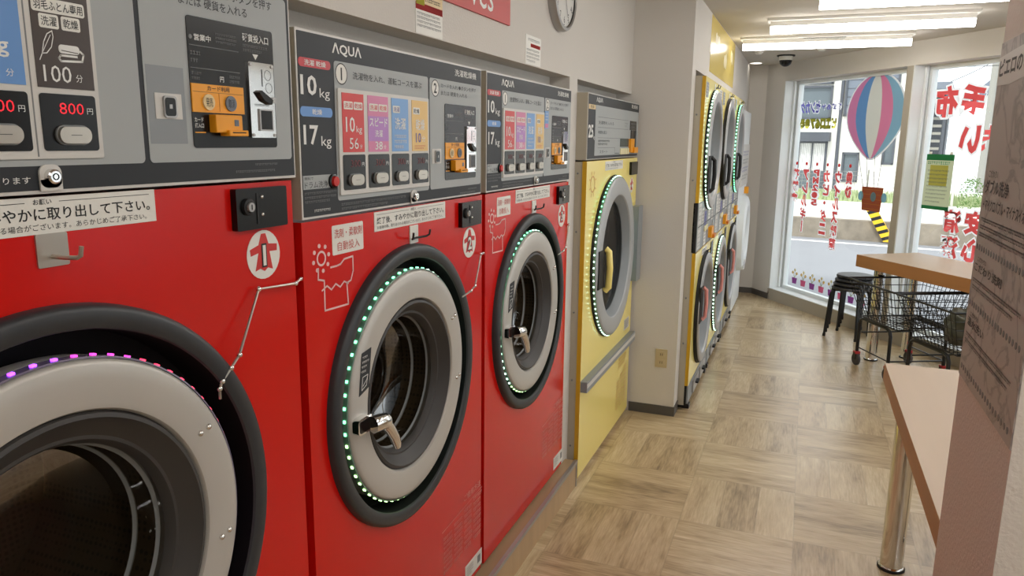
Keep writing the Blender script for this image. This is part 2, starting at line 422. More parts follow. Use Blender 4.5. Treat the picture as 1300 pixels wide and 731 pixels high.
def tag(o, label, cat, group=None):
    o['label'] = label; o['category'] = cat
    if group: o['group'] = group
    return o
def struct(o): o['kind'] = 'structure'; return o
def lab(o, t): o['label'] = t; return o

# ------------------------------------------------------------------ the room
CZ = 2.585
def poly_slab(name, pts, z0, z1, m):
    return struct(MB(F0).prism(pts, z0, z1, m).build(name))
room = [(-.75, -1.8), (3.0, -1.8), (3.0, 5.575), (.712, 8.805), (.53, 9.07), (-.75, 9.07)]
floor_pts = [(-.75, -1.8), (3.0, -1.8), (3.0, 5.575), (.712, 8.805), (.53, 9.07), (-.75, 9.07)]
poly_slab('floor', floor_pts, -.08, 0, M_floor)
poly_slab('ceiling', [(-.75, -1.8), (3.1, -1.8), (3.1, 5.6), (.85, 8.95), (.72, 9.2), (-.75, 9.2)], CZ, CZ+.1, M_ceil)
w = MB(F0)
w.box(-.75, -.115, -1.8, 4.63, 1.60, CZ, M_wall)                     # back of the machine niches
w.box(-.115, -.02, -1.8, 4.63, 2.016, CZ, M_wall)                    # bulkhead
w.box(-.75, -.02, 3.345, 3.47, 0, 2.016, M_wall)                     # strip between red and yellow machines
w.box(-.75, -.02, -1.8, .06, .14, 2.016, M_wall)
struct(w.build('wall_left'))
w = MB(F0)
w.box(-.5, .337, 4.63, 4.775, 0, CZ, M_wall)                         # pier in front of the stacked dryers
w.box(-.5, .337, 4.775, 9.07, 2.165, CZ, M_wall)
w.box(-.5, .337, 8.745, 9.07, 0, 2.165, M_wall)
struct(w.build('wall_left'))
struct(MB(F0).box(-.5, .72, 9.07, 9.2, -.08, CZ, M_wall).build('wall_far'))
w = MB(FW)
w.box(-.36, .02, -.08, CZ, -.2, 0, M_wall)
w.box(.02, 4.1, 2.39, CZ, -.2, 0, M_wall)
w.box(3.62, 4.1, -.08, 2.39, -.2, 0, M_wall)
struct(w.build('wall_window'))
w = MB(F0); w.box(3.0, 3.1, -1.8, 5.575, 0, .85, M_wall); w.box(3.0, 3.1, -1.8, 5.575, 2.3, CZ, M_wall); w.box(3.0, 3.1, -1.8, .3, .85, 2.3, M_wall); w.box(3.0, 3.1, 5.2, 5.575, .85, 2.3, M_wall); struct(w.build('wall_right'))
struct(MB(F0).box(-.75, 3.0, -1.9, -1.8, 0, CZ, M_wall).build('wall_back'))
struct(MB(F0).box(1.345, 1.95, 1.31, 1.75, 0, CZ, M_wallc).build('wall_column'))
b = MB(F0); b.box(.046, .343, 4.624, 4.63, 0, .062, M_base); b.box(.337, .343, 4.63, 4.775, 0, .062, M_base); struct(b.build('baseboard_left'))
b = MB(F0); b.box(.337, .55, 9.064, 9.07, 0, .065, M_base); struct(b.build('baseboard_far'))
struct(MB(FW).box(-.325, 0, 0, .065, 0, .006, M_base).build('baseboard_window'))
# curb under the red machines
c = MB(F0); c.box(-.75, .04, -1.8, 3.435, 0, .136, M_curb); c.box(-.75, .037, -1.8, 3.433, .136, .139, M_curbt)
c.box(.03, .046, -1.8, 3.437, .124, .142, M_alu); c.box(.034, .044, 3.427, 3.438, 0, .124, M_alu)
struct(c.build('trim_1'))

# windows ------------------------------------------------------------
s = MB(FW); s.box(-.01, 3.64, -.08, .128, -.2, 0, M_framed); s.box(-.005, 3.64, .128, .135, -.2, .006, M_frame); struct(s.build('window_sill'))
def window(n, t0, t1):
    f = MB(FW)
    f.box(t0, t0+.05, .135, 2.39, -.2, -.14, M_frame); f.box(t1-.05, t1, .135, 2.39, -.2, -.14, M_frame)
    f.box(t0+.05, t1-.05, .135, .17, -.2, -.14, M_frame); f.box(t0+.05, t1-.05, 2.355, 2.39, -.2, -.14, M_frame)
    f.box(t0, t0+.008, .135, 2.39, -.14, .002, M_frame)
    f.box(t0+.008, t0+.03, .135, 2.39, -.12, -.10, M_frame)
    o = struct(f.build('window_%d' % n))
    g = MB(FW); g.add([(t0+.05, .17, -.17), (t1-.05, .17, -.17), (t1-.05, 2.355, -.17), (t0+.05, 2.355, -.17)], [(0, 1, 2, 3)], M_glass)
    g.build('pane', o)
    return o
window(1, .02, 1.775); window(2, 1.86, 3.62)
m = MB(FW); m.box(1.775, 1.852, .135, 2.39, -.2, 0, M_framed); m.box(1.852, 1.86, .135, 2.39, -.2, .001, M_frame); struct(m.build('trim_2'))

f = MB(F0)  # unseen window added to the right wall, throws daylight on the machine fronts
for y in (.3, 1.5, 2.7, 3.9, 5.14): f.box(3.01, 3.09, y, y+.06, .85, 2.3, M_frame)
f.box(3.01, 3.09, .3, 5.2, .85, .91, M_frame); f.box(3.01, 3.09, .3, 5.2, 2.24, 2.3, M_frame)
o = struct(f.build('window_3')); g = MB(F0); g.add([(3.05, .3, .9), (3.05, 5.2, .9), (3.05, 5.2, 2.25), (3.05, .3, 2.25)], [(0, 1, 2, 3)], M_glass); g.build('pane', o)
# ceiling lamps --------------------------------------------------------
LL = [(1.003, 4.84, 'fluorescent bar lamp on the ceiling, nearest of the three in view'), (.695, 5.79, 'fluorescent bar lamp on the ceiling, middle of the three in view'), (.435, 6.735, 'fluorescent bar lamp on the ceiling, nearest the far window'),
      (1.0, 3.9, None), (1.0, 2.95, None), (1.0, 2.0, None), (1.0, 1.05, None), (1.0, .1, None), (1.0, -.85, None)]
for i, (x, y, L) in enumerate(LL):
    t = thing('ceiling_lamp', L or 'fluorescent bar lamp on the ceiling above and behind the camera', 'ceiling lamp', (x+.625, y, CZ), 'ceiling bar lamps')
    b = MB(F0); b.box(x-.02, x+1.27, y-.075, y+.075, CZ-.018, CZ, M_lampb); b.prism([(y-.045, CZ-.018), (y+.045, CZ-.018), (y+.03, CZ-.05), (y-.03, CZ-.05)], 0, 1, M_lampb) if False else b.box(x, x+1.25, y-.036, y+.036, CZ-.05, CZ-.018, M_lampb)
    b.build('lamp_body', t)
    d = MB(F0)
    prof = [(-.036, .05), (-.036, .075), (-.028, .09), (-.014, .097), (.014, .097), (.028, .09), (.036, .075), (.036, .05)]
    P = [(x, y+a, CZ-h) for a, h in prof] + [(x+1.25, y+a, CZ-h) for a, h in prof]; n = len(prof)
    d.add(P, [tuple(range(n)), tuple(range(2*n-1, n-1, -1))] + [(k, k+1, n+k+1, n+k) for k in range(n-1)], M_lamp)
    d.build('diffuser', t)
t = thing('ceiling_vent', 'white slatted air vent in the ceiling between two bar lamps', 'vent', (1.06, 6.79, CZ))
v = MB(F0); v.box(.86, 1.26, 6.64, 6.94, CZ-.02, CZ, M_lampb); v.build('frame', t)
v = MB(F0); v.box(.9, 1.22, 6.67, 6.91, CZ-.022, CZ-.02, M_mblack)
for k in range(20): v.box(.903+k*.0163, .909+k*.0163, 6.67, 6.91, CZ-.034, CZ-.021, M_lampb)
v.build('slats', t)
t = thing('security_camera', 'black dome security camera on the ceiling near the far window', 'security camera', (.732, 8.088, CZ))
d = MB(F0); d.disc(.732, 8.088, .085, CZ-.012, CZ, M_mblack); d.disc(.732, 8.088, .065, CZ-.05, CZ-.012, M_white); d.build('mount', t)
d = MB(F0); d.lathe([(.06, CZ-.05), (.058, CZ-.065), (.05, CZ-.085), (.034, CZ-.1), (.015, CZ-.108), (.0, CZ-.11)], .732, 8.088, M_black, 24); d.build('dome', t)
t = thing('downlight', 'small round recessed downlight by the far left corner', 'downlight', (.403, 8.6, CZ))
d = MB(F0); d.lathe([(.075, CZ), (.075, CZ-.008), (.06, CZ-.008), (.058, CZ-.002)], .41, 8.75, M_lampb, 28); d.build('trim_ring', t)
d = MB(F0); d.disc(.41, 8.75, .058, CZ-.004, CZ-.002, M_down); d.build('lens', t)
for x, y, L in ((.50, 7.7, 'left one of two small round ceiling sensors by the camera dome'), (1.05, 7.55, 'right one of two small round ceiling sensors by the camera dome')):
    d = MB(F0); d.lathe([(.04, CZ), (.04, CZ-.012), (.025, CZ-.028), (0.0, CZ-.03)], x, y, M_lampb, 20); tag(d.build('ceiling_sensor'), L, 'sensor', 'ceiling sensors')

# ------------------------------------------------------------------ machine parts
def led_strip(mb, cu, cv, r, w, n, mats, tape=M_strip, a0=0, a1=360, sz=.0038):
    mb.lathe([(r, w-.018), (r+.003, w-.017), (r+.003, w+.001), (r, w+.002)], cu, cv, tape, 96)
    for i in range(n):
        a = math.radians(a0+(a1-a0)*i/n); c, q = math.cos(a), math.sin(a); rr = r+.003
        mm = mats(math.degrees(a) % 360) if callable(mats) else mats
        pts = []
        for dr in (0, .003):
            for dt in (-sz, sz):
                for dw in (-sz*.8, sz*.8):
                    pts.append((cu+(rr+dr)*c-dt*q, cv+(rr+dr)*q+dt*c, w-.006+dw))
        mb.add(pts, [(0, 1, 3, 2), (4, 6, 7, 5), (0, 4, 5, 1), (2, 3, 7, 6), (0, 2, 6, 4), (1, 5, 7, 3)], mm)

def badge(mb, cu, cv, R, num, w):
    mb.disc(cu, cv, R, w-.001, w, M_white, 28)
    body = [(-.55, -.62), (-.32, .1), (-.78, .02), (-.82, .28), (-.3, .42), (-.12, .86), (.14, .86), (.3, .42), (.82, .36), (.8, .08), (.34, .1), (.5, -.66), (.2, -.56), (0, -.68), (-.25, -.55)]
    mb.prism([(cu+a*R, cv+b*R) for a, b in body], w, w+.0006, M_copper)
    mb.texth(num, cu, cv-.52*R, cv+.46*R, w+.0012, M_pblack, 'c', .09)
    mb.texth(num, cu, cv-.45*R, cv+.39*R, w+.0018, M_white, 'c', .03)

def notice(par, u1, v1, w, U=.406, H=.05, parts=True):
    n = MB(); u0 = u1-U; v0 = v1-H
    n.box(u0, u1, v0, v1, w, w+.0015, M_white); W = w+.002
    n.text('お願い', u0+U*.47, u0+U*.54, v1-H*.21, v1-H*.06, W, M_pblack)
    n.box(u0+.012, u0+U*.44, v1-H*.15, v1-H*.135, w, W, M_pblack); n.box(u0+U*.57, u1-.012, v1-H*.15, v1-H*.135, w, W, M_pblack)
    n.text('終了後、すみやかに取り出して下さい。', u0+.012, u1-.012, v0+H*.36, v1-H*.28, W, M_pblack)
    n.text('お客様の際、取り出される場合がございます。あらかじめご了承下さい。', u0+.012, u1-.02, v0+H*.1, v0+H*.28, W, M_pblack, .0)
    return n.build('notice', par)

def coin_unit(par, dY, dZ, w=0.):
    """payment window with card slot and coin slot, on the panel's right side"""
    b = MB(); b.rrect(2.033+dY, 2.257+dY, 1.611+dZ, 1.835+dZ, .006, w, w+.0015, M_black); W = w+.0022
    b.text('営業中', 2.048+dY, 2.088+dY, 1.795+dZ, 1.806+dZ, W, M_pwhite); b.disc(2.04+dY, 1.80+dZ, .004, w, W, M_pgrey, 12)
    b.text('硬貨投入口', 2.17+dY, 2.243+dY, 1.808+dZ, 1.823+dZ, W, M_pwhite)
    b.small(2.17+dY, 2.243+dY, 1.788+dZ, 1.805+dZ, 2, W, M_pgrey, 3)
    b.prism([(2.196+dY, 1.787+dZ), (2.212+dY, 1.787+dZ), (2.204+dY, 1.777+dZ)], w, W, M_pwhite)
    b.small(2.1+dY, 2.155+dY, 1.795+dZ, 1.815+dZ, 3, W, M_pgrey, 4); b.box(2.036+dY, 2.158+dY, 1.786+dZ, 1.787+dZ, w, W, M_pgrey)
    b.small(2.037+dY, 2.065+dY, 1.755+dZ, 1.78+dZ, 2, W, M_pgrey, 5); b.box(2.036+dY, 2.158+dY, 1.748+dZ, 1.749+dZ, w, W, M_pgrey)
    b.small(2.037+dY, 2.062+dY, 1.727+dZ, 1.744+dZ, 2, W, M_pgrey, 6); b.text('円', 2.105+dY, 2.115+dY, 1.728+dZ, 1.738+dZ, W, M_pwhite); b.small(2.13+dY, 2.158+dY, 1.727+dZ, 1.744+dZ, 2, W, M_pgrey, 7)
    b.text('カード', 2.037+dY, 2.058+dY, 1.656+dZ, 1.664+dZ, W, M_pwhite); b.text('挿入口', 2.037+dY, 2.058+dY, 1.646+dZ, 1.654+dZ, W, M_pwhite)
    b.box(2.037+dY, 2.062+dY, 1.637+dZ, 1.639+dZ, w, W, M_orange)
    o = b.build('payment_window', par)
    b = MB(); b.box(2.033+dY, 2.163+dY, 1.673+dZ, 1.722+dZ, w+.001, w+.004, M_orange); W = w+.0045
    b.text('カード利用', 2.07+dY, 2.125+dY, 1.711+dZ, 1.72+dZ, W, M_pblack); b.box(2.035+dY, 2.16+dY, 1.708+dZ, 1.7085+dZ, w, W, M_pblack); b.box(2.0975+dY, 2.0985+dY, 1.676+dZ, 1.708+dZ, w, W, M_orange2)
    for k, cc in ((2.07, M_beige), (2.126, M_bgrey)): b.disc(k+dY, 1.691+dZ, .014, w, w+.007, cc, 20); b.text('発売' if k < 2.1 else '取消', k-.008+dY, k+.008+dY, 1.683+dZ, 1.699+dZ, w+.0075, M_pblack, .0)
    b.build('card_buttons', o)
    b = MB(); b.box(2.072+dY, 2.14+dY, 1.638+dZ, 1.67+dZ, w+.001, w+.018, M_orange); b.box(2.098+dY, 2.148+dY, 1.632+dZ, 1.643+dZ, w+.001, w+.024, M_orange); b.box(2.105+dY, 2.142+dY, 1.637+dZ, 1.640+dZ, w+.02, w+.0245, M_pblack); b.box(2.118+dY, 2.13+dY, 1.65+dZ, 1.662+dZ, w+.01, w+.019, M_bgrey)
    b.build('card_slot', o, bevel=.0015)
    b = MB(); b.rrect(2.178+dY, 2.25+dY, 1.63+dZ, 1.772+dZ, .003, w+.001, w+.006, M_chrome)
    b.box(2.214+dY, 2.216+dY, 1.728+dZ, 1.76+dZ, w, w+.0066, M_pblack); b.ringflat(2.232+dY, 1.75+dZ, .009, .010, w+.0066, M_pgrey, 20); b.ringflat(2.234+dY, 1.726+dZ, .009, .010, w+.0066, M_pgrey, 20)
    b.prism([(2.196+dY, 1.716+dZ), (2.204+dY, 1.72+dZ), (2.236+dY, 1.703+dZ), (2.232+dY, 1.694+dZ), (2.212+dY, 1.70+dZ)], w+.006, w+.014, M_black); b.disc(2.242+dY, 1.703+dZ, .006, w+.006, w+.012, M_alu, 16)
    b.box(2.2+dY, 2.24+dY, 1.643+dZ, 1.685+dZ, w+.006, w+.009, M_alu); b.box(2.204+dY, 2.236+dY, 1.646+dZ, 1.682+dZ, w+.008, w+.0095, M_black)
    b.small(2.19+dY, 2.24+dY, 1.689+dZ, 1.696+dZ, 1, w+.0067, M_pgrey, 9)
    for a in (2.183, 2.245):
        for q in (1.635, 1.767): b.disc(a+dY, q+dZ, .003, w+.006, w+.008, M_alu, 10)
    b.build('coin_slot', o)

def hook_plate(par, dY, dZ, w):
    h = MB(); h.box(1.83+dY, 1.877+dY, 1.443+dZ, 1.493+dZ, w, w+.003, M_white); h.build('hook_plate', par)
    h = MB(); h.tube([(1.805+dY, 1.478+dZ, w+.028), (1.806+dY, 1.464+dZ, w+.026), (1.812+dY, 1.459+dZ, w+.02), (1.853+dY, 1.458+dZ, w+.008), (1.895+dY, 1.459+dZ, w+.02), (1.902+dY, 1.464+dZ, w+.026), (1.903+dY, 1.478+dZ, w+.028)], .003, M_mblack); h.build('hook', par)

def stay_cable(par, pts):
    c = MB(); c.tube(pts, .0028, M_steel, 8)
    for p in pts[1:-1]: c.ball(p, .006, M_chrome)
    c.ball(pts[0], .005, M_chrome); c.build('stay_cable', par)

def washer_door(par, cu, cv, k, mats, tape=M_strip, nled=62, handle=True):
    """k scales the radii; returns nothing. Ring, recess, LED strip, silver door, gasket, glass and drum"""
    R1, Rs, Rh = .404*k[0], .329*k[1], .2455*k[2]
    o = MB(); o.lathe([(R1, -.011), (R1-.001, .003), (R1-.005, .010), (R1-.012, .0135), (R1-.034, .0115), (R1-.0385, .009), (R1-.0405, .004)], cu, cv, M_ring, 96)
    o.lathe([(R1-.0405, .004), (R1-.042, -.02), (R1-.045, -.07), (Rh-.01, -.072)], cu, cv, mat('recess_black', (8, 8, 9), .7, spec=.2), 96)
    o.build('door_ring', par)
    d = MB(); d.lathe([(Rs, -.06), (Rs, .000), (Rs-.003, .005), (Rs-.009, .008), (Rs-.03, .009), (Rh+.012, .009), (Rh+.004, .007), (Rh, .000), (Rh, -.05)], cu, cv, M_silver, 96)
    door = d.build('door', par)
    l = MB(); led_strip(l, cu, cv, Rs+.001, -.001, nled, mats, tape); l.build('led_strip', par)
    rg = Rh*.80
    g = MB(); g.lathe([(Rh, -.004), (Rh-.004, .004), (Rh-.011, .006), (Rh-.018, -.002), (rg+.012, -.022), (rg+.006, -.022), (rg, -.03), (rg-.004, -.04)], cu, cv, M_rub, 96); g.build('gasket', door)
    q = MB(); q.lathe([(rg, -.036), (rg*.985, -.06), (rg*.95, -.10), (rg*.88, -.13), (rg*.7, -.15), (rg*.4, -.158), (0.001, -.16)], cu, cv, M_dglass, 80); q.build('door_glass', door)
    q = MB(); q.lathe([(rg*1.0, -.04), (rg*.99, -.052), (rg*.96, -.056)], cu, cv, M_pgrey, 80); q.lathe([(rg*.955, -.098), (rg*.94, -.104), (rg*.93, -.106)], cu, cv, M_pgrey, 80); q.build('glass_rim', door)
    dr = MB(); dr.lathe([(Rh-.012, -.07), (Rh-.02, -.16), (Rh+.05, -.165), (Rh+.05, -.50), (Rh*.6, -.52), (.001, -.52)], cu, cv, M_drum, 72)
    dr.build('drum', par)
    for a in (29.5, -12):
        for e in (-.011, .011):
            A = math.radians(a); rr = (Rs+Rh)/2+.004; s = MB(); s.ball((cu+rr*math.cos(A)+e*.95, cv+rr*math.sin(A)+e*.25, .009), .0062, M_chrome); s.build('screw', door)
    # instruction sticker
    t = MB(); uu, vv = cu-Rs+.034*k[1], cv+.112
    t.prism([(uu+.004, vv-.058), (uu+.05, vv-.045), (uu+.066, vv+.056), (uu+.022, vv+.05)], .0092, .0102, M_dark)
    for i in range(4): t.small(uu+.024-.003*i, uu+.06-.003*i, vv+.034-.012*i, vv+.043-.012*i, 1, .0106, M_pwhite, 20+i)
    t.stroke([(uu+.016, vv-.045), (uu+.022, vv-.012), (uu+.046, vv-.01), (uu+.038, vv-.036), (uu+.016, vv-.045)], .002, .0106, M_pwhite); t.stroke([(uu+.022, vv-.035), (uu+.04, vv-.022), (uu+.046, vv-.01)], .002, .0106, M_pwhite)
    t.build('instruction_sticker', door)
    if handle:
        hu, hv, o_ = cu-Rs+.009, cv-.018, .004
        h = MB(); h.rrect(hu-.002, hu+.062, hv-.022, hv+.022, .012, .008, .022+o_, M_chrome); h.rrect(hu+.004, hu+.056, hv-.017, hv+.015, .008, .02+o_, .0225+o_, M_black); h.build('handle_socket', door)
        h = MB(); h.tube([(hu+.05, hv-.006, .03+o_), (hu+.056, hv-.006, .032+o_), (hu+.085, hv-.009, .034+o_), (hu+.097, hv-.012, .034+o_), (hu+.102, hv-.014, .033+o_)], .022, M_chrome, 16)
        h.ball((hu+.1, hv-.012, .034+o_), .0215, M_chrome, nu=16, nv=10)
        h.tube([(hu+.095, hv-.012, .034+o_), (hu+.118, hv-.035, .036+o_), (hu+.142, hv-.068, .037+o_), (hu+.158, hv-.096, .036+o_), (hu+.162, hv-.104, .035+o_)], .0175, M_chrome, 14, r1=.011)
        h.ball((hu+.162, hv-.104, .035+o_), .011, M_chrome); h.build('handle', door)

def body(par, y0, y1, z0, z1, cu, cv, r, w=-.01, m=M_red, depth=.62):
    b = MB(); b.hole_plate(y0, y1, z0, z1, cu, cv, r, w, m); b.box(y0, y1, z0, z1, w-depth, w, m, skip=('w1',)); return b.build('body', par)

def panel_base(par, y0, y1, z0, z1, w=0.):
    b = MB(); b.box(y0, y1, z0, z1, w-.09, w-.003, M_cab); b.rrect(y0, y1, z0, z1, .002, w-.0035, w-.001, M_lgrey); b.rrect(y0+.005, y1-.004, z0+.005, z1-.005, .002, w-.002, w, M_dark)
    return b.build('control_panel', par)

def key_lock(par, u, v, w):
    k = MB(); k.rrect(u-.017, u+.017, v-.016, v+.017, .012, w, w+.003, M_lgrey); k.box(u-.017, u+.017, v-.02, v-.004, w, w+.003, M_lgrey)
    k.lathe([(.011, w+.003), (.0105, w+.011), (.008, w+.013), (0.0005, w+.013)], u, v, M_chrome, 20); k.ringflat(u, v, .0035, .005, w+.0135, M_black, 16); k.build('key_lock', par)

def lock_box(par, y0, y1, z0, z1, w):
    b = MB(); b.rrect(y0, y1, z0, z1, .004, w, w+.012, M_black); b.build('lock_box', par)
    return b
def lock_detail(par, y0, y1, z0, z1, w):
    b = MB(); c = (y0+.03, (z0+z1)/2+.005)
    b.box(y0+.056, y0+.06, z0+.01, z1-.01, w+.012, w+.0135, M_pgrey if False else M_mblack)
    b.lathe([(.017, w+.012), (.016, w+.018), (.011, w+.019)], *c, M_mblack, 20); b.lathe([(.010, w+.019), (.009, w+.023), (.0005, w+.023)], *c, M_alu, 18); b.box(c[0]-.001, c[0]+.001, c[1]-.005, c[1]+.005, w+.0232, w+.0236, M_black)
    for q in (z1-.018, z0+.028): b.ball((y0+.072, q, w+.012), .004, M_chrome)
    b.build('barrel_lock', par)

CARDS = {
 'A': [(M_cred, ['洗濯', '乾燥'], '10', 'kg', '56', '分', 0), (M_cpink, ['洗濯', '乾燥'], 'スピード', '', '38', '分', 1), (M_cblue, ['洗濯'], '洗濯', '', '', '', 2), (M_cyel, ['乾燥'], '乾燥', '', '10', '分', 3)],
}
def full_panel(par, dY, dZ, z1=1.956):
    base = panel_base(par, 1.343+dY, 2.306+dY, 1.555+dZ, z1+dZ)
    p = MB(); W = .0008
    p.text('ΛQUΛ', 1.472+dY, 1.592+dY, 1.914+dZ, 1.941+dZ, W, M_pwhite, .02)
    p.text('洗濯乾燥機', 2.105+dY, 2.262+dY, 1.919+dZ, 1.939+dZ, W, M_pwhite, .004)
    p.rrect(1.349+dY, 1.464+dY, 1.879+dZ, 1.898+dZ, .009, 0, W, M_pred); p.text('洗濯 乾燥', 1.368+dY, 1.446+dY, 1.8825+dZ, 1.8945+dZ, W*1.6, M_pwhite, .01)
    p.text('10', 1.353+dY, 1.41+dY, 1.821+dZ, 1.863+dZ, W, M_pwhite, .02); p.text('kg', 1.42+dY, 1.458+dY, 1.812+dZ, 1.838+dZ, W, M_pwhite, .0)
    p.rrect(1.349+dY, 1.466+dY, 1.776+dZ, 1.797+dZ, .01, 0, W, M_pblue); p.text('乾燥', 1.39+dY, 1.426+dY, 1.7805+dZ, 1.7925+dZ, W*1.6, M_pwhite, .01)
    p.text('17', 1.357+dY, 1.41+dY, 1.716+dZ, 1.758+dZ, W, M_pwhite, .02); p.text('kg', 1.42+dY, 1.458+dY, 1.707+dZ, 1.735+dZ, W, M_pwhite, .0)
    p.prism([(1.349+dY, 1.62+dZ), (1.349+dY, 1.65+dZ), (1.458+dY, 1.65+dZ), (1.47+dY, 1.645+dZ), (1.474+dY, 1.634+dZ), (1.47+dY, 1.624+dZ), (1.458+dY, 1.62+dZ)], 0, W, M_grey)
    p.text('無料で', 1.353+dY, 1.385+dY, 1.64+dZ, 1.647+dZ, W*1.6, M_pblack, .0); p.text('ドラム洗浄', 1.353+dY, 1.438+dY, 1.622+dZ, 1.637+dZ, W*1.6, M_pblack, .0)
    p.small(1.352+dY, 1.472+dY, 1.588+dZ, 1.616+dZ, 3, W, M_pgrey, 31); p.small(1.385+dY, 1.448+dY, 1.567+dZ, 1.577+dZ, 1, W, M_pwhite, 32)
    p.small(1.49+dY, 1.805+dY, 1.563+dZ, 1.584+dZ, 2, W, M_pgrey, 33); p.small(2.2+dY, 2.285+dY, 1.573+dZ, 1.58+dZ, 1, W, M_pgrey, 34); p.small(2.14+dY, 2.285+dY, 1.562+dZ, 1.57+dZ, 1, W, M_pgrey, 35)
    # grey fields 1 and 2
    p.rrect(1.477+dY, 1.931+dY, 1.588+dZ, 1.902+dZ, .008, 0, W, M_grey); p.rrect(1.94+dY, 2.299+dY, 1.588+dZ, 1.902+dZ, .008, 0, W, M_grey)
    for u, nn in ((1.505, '1'), (1.974, '2')):
        p.disc(u+dY, 1.875+dZ, .023, W, W*1.4, M_white, 28); p.ringflat(u+dY, 1.875+dZ, .0215, .024, W*1.8, M_pblack, 28); p.texth(nn, u+dY, 1.861+dZ, 1.889+dZ, W*1.9, M_pblack, 'c', .02)
    p.text('洗濯物を入れ、運転コースを選ぶ', 1.552+dY, 1.893+dY, 1.867+dZ, 1.884+dZ, W*1.6, M_pblack, .004)
    p.text('カードを入れ ●ボタンを押す', 2.01+dY, 2.26+dY, 1.879+dZ, 1.892+dZ, W*1.6, M_pblack, .004); p.text('または 硬貨を入れる', 2.01+dY, 2.19+dY, 1.858+dZ, 1.871+dZ, W*1.6, M_pblack, .004)
    p.build('panel_print', base)
    b = MB(); b.lathe([(.0165, 0), (.0165, .006), (.013, .007)], 1.457+dY, 1.634+dZ, M_black, 24); b.lathe([(.012, .004), (.011, .011), (0.0005, .0115)], 1.459+dY, 1.634+dZ, M_copper, 20); b.build('drum_clean_button', base)
    f = MB(); f.rrect(1.483+dY, 1.926+dY, 1.6+dZ, 1.843+dZ, .004, .0008, .005, M_lgrey); f.build('course_frame', base)
    lab_ = ('red', 'pink', 'blue', 'yellow')
    U = [(1.497, 1.588), (1.606, 1.702), (1.719, 1.806), (1.826, 1.917)]
    for k, ((u0, u1), (mm, heads, big, unit, mins, mu, kind)) in enumerate(zip(U, CARDS['A'])):
        u0 += dY; u1 += dY; c = MB(); c.box(u0, u1, 1.699+dZ, 1.834+dZ, .005, .006, mm); W2 = .0066; H = u1-u0
        cols = M_pwhite
        for i, hh in enumerate(heads):
            a = u0+.006+i*(H-.008)/2; c.rrect(a, a+(H-.016)/2, 1.797+dZ, 1.815+dZ, .003, .006, W2, M_white); c.text(hh, a+.003, a+(H-.016)/2-.003, 1.8+dZ, 1.812+dZ, W2+.0004, M_pblack if kind == 3 else M_cred if kind < 2 else M_letpur, .005)
        if kind == 0:
            c.text('10', u0+.012, u0+.05, 1.745+dZ, 1.78+dZ, W2, cols, .01); c.text('kg', u0+.056, u0+.08, 1.74+dZ, 1.76+dZ, W2, cols, .0); c.text('56', u0+.026, u0+.064, 1.706+dZ, 1.732+dZ, W2, cols, .0); c.text('分', u0+.07, u0+.08, 1.707+dZ, 1.717+dZ, W2, cols)
        elif kind == 1:
            c.box(u0, u1, 1.725+dZ, 1.785+dZ, .006, .0062, M_cpur); c.text('スピード', u0+.006, u1-.006, 1.76+dZ, 1.782+dZ, W2, cols, .02); c.text('洗濯', u0+.03, u0+.066, 1.735+dZ, 1.752+dZ, W2, cols, .01); c.text('38', u0+.03, u0+.065, 1.704+dZ, 1.724+dZ, W2, cols); c.text('分', u0+.07, u0+.082, 1.705+dZ, 1.716+dZ, W2, cols)
        elif kind == 2:
            c.text('洗濯', u0+.015, u1-.015, 1.755+dZ, 1.785+dZ, W2, cols, .01); c.small(u0+.012, u1-.012, 1.704+dZ, 1.745+dZ, 3, W2, cols, 51)
        else:
            c.text('乾燥', u0+.02, u1-.02, 1.755+dZ, 1.785+dZ, W2, cols, .01); c.text('10', u0+.02, u0+.05, 1.722+dZ, 1.748+dZ, W2, M_letpur, .01); c.text('分', u0+.056, u0+.074, 1.724+dZ, 1.74+dZ, W2, cols); c.small(u0+.012, u1-.012, 1.703+dZ, 1.716+dZ, 2, W2, M_cred, 52)
        lab(c.build('course_card', base), lab_[k] + ' course card')
        course_button(base, u0-.002, u1+.002, 1.611+dZ, 1.693+dZ, M_digitd, '300', .005)
    coin_unit(base, dY, dZ, .0008)
    coin_lock(base, dY, dZ)
    return base
def coin_lock(base, dY, dZ):
    b = MB(); b.box(1.951+dY, 2.008+dY, 1.662+dZ, 1.704+dZ, .0008, .002, M_lgrey); b.rrect(1.966+dY, 1.994+dY, 1.664+dZ, 1.70+dZ, .006, .002, .006, M_alu); b.rrect(1.968+dY, 1.99+dY, 1.667+dZ, 1.697+dZ, .005, .006, .0068, M_black); b.box(1.976+dY, 1.982+dY, 1.679+dZ, 1.686+dZ, .0068, .0075, M_alu); b.build('panel_latch', base)
def course_button(base, u0, u1, v0, v1, dm, num, w, yen=True):
    c = MB(); c.rrect(u0, u1, v0, v1, .005, w, w+.0012, M_black); H = v1-v0; L = u1-u0; W = w+.0018
    c.text(num, u0+L*.32, u0+L*.76, v0+H*.65, v0+H*.85, W, dm, -.004)
    if yen: c.text('円', u0+L*.82, u0+L*.93, v0+H*.66, v0+H*.77, W, M_pwhite, .0)
    o = c.build('price_display', base)
    b = MB(); b.rrect(u0+L*.2, u0+L*.83, v0+H*.1, v0+H*.46, H*.17, w+.001, w+.004, M_pgrey); b.rrect(u0+L*.225, u0+L*.805, v0+H*.13, v0+H*.43, H*.14, w+.003, w+.009, M_steel); b.box(u0+L*.42, u0+L*.62, v0+H*.275, v0+H*.285, w+.009, w+.0093, M_pblack); b.build('push_button', base, bevel=.001)

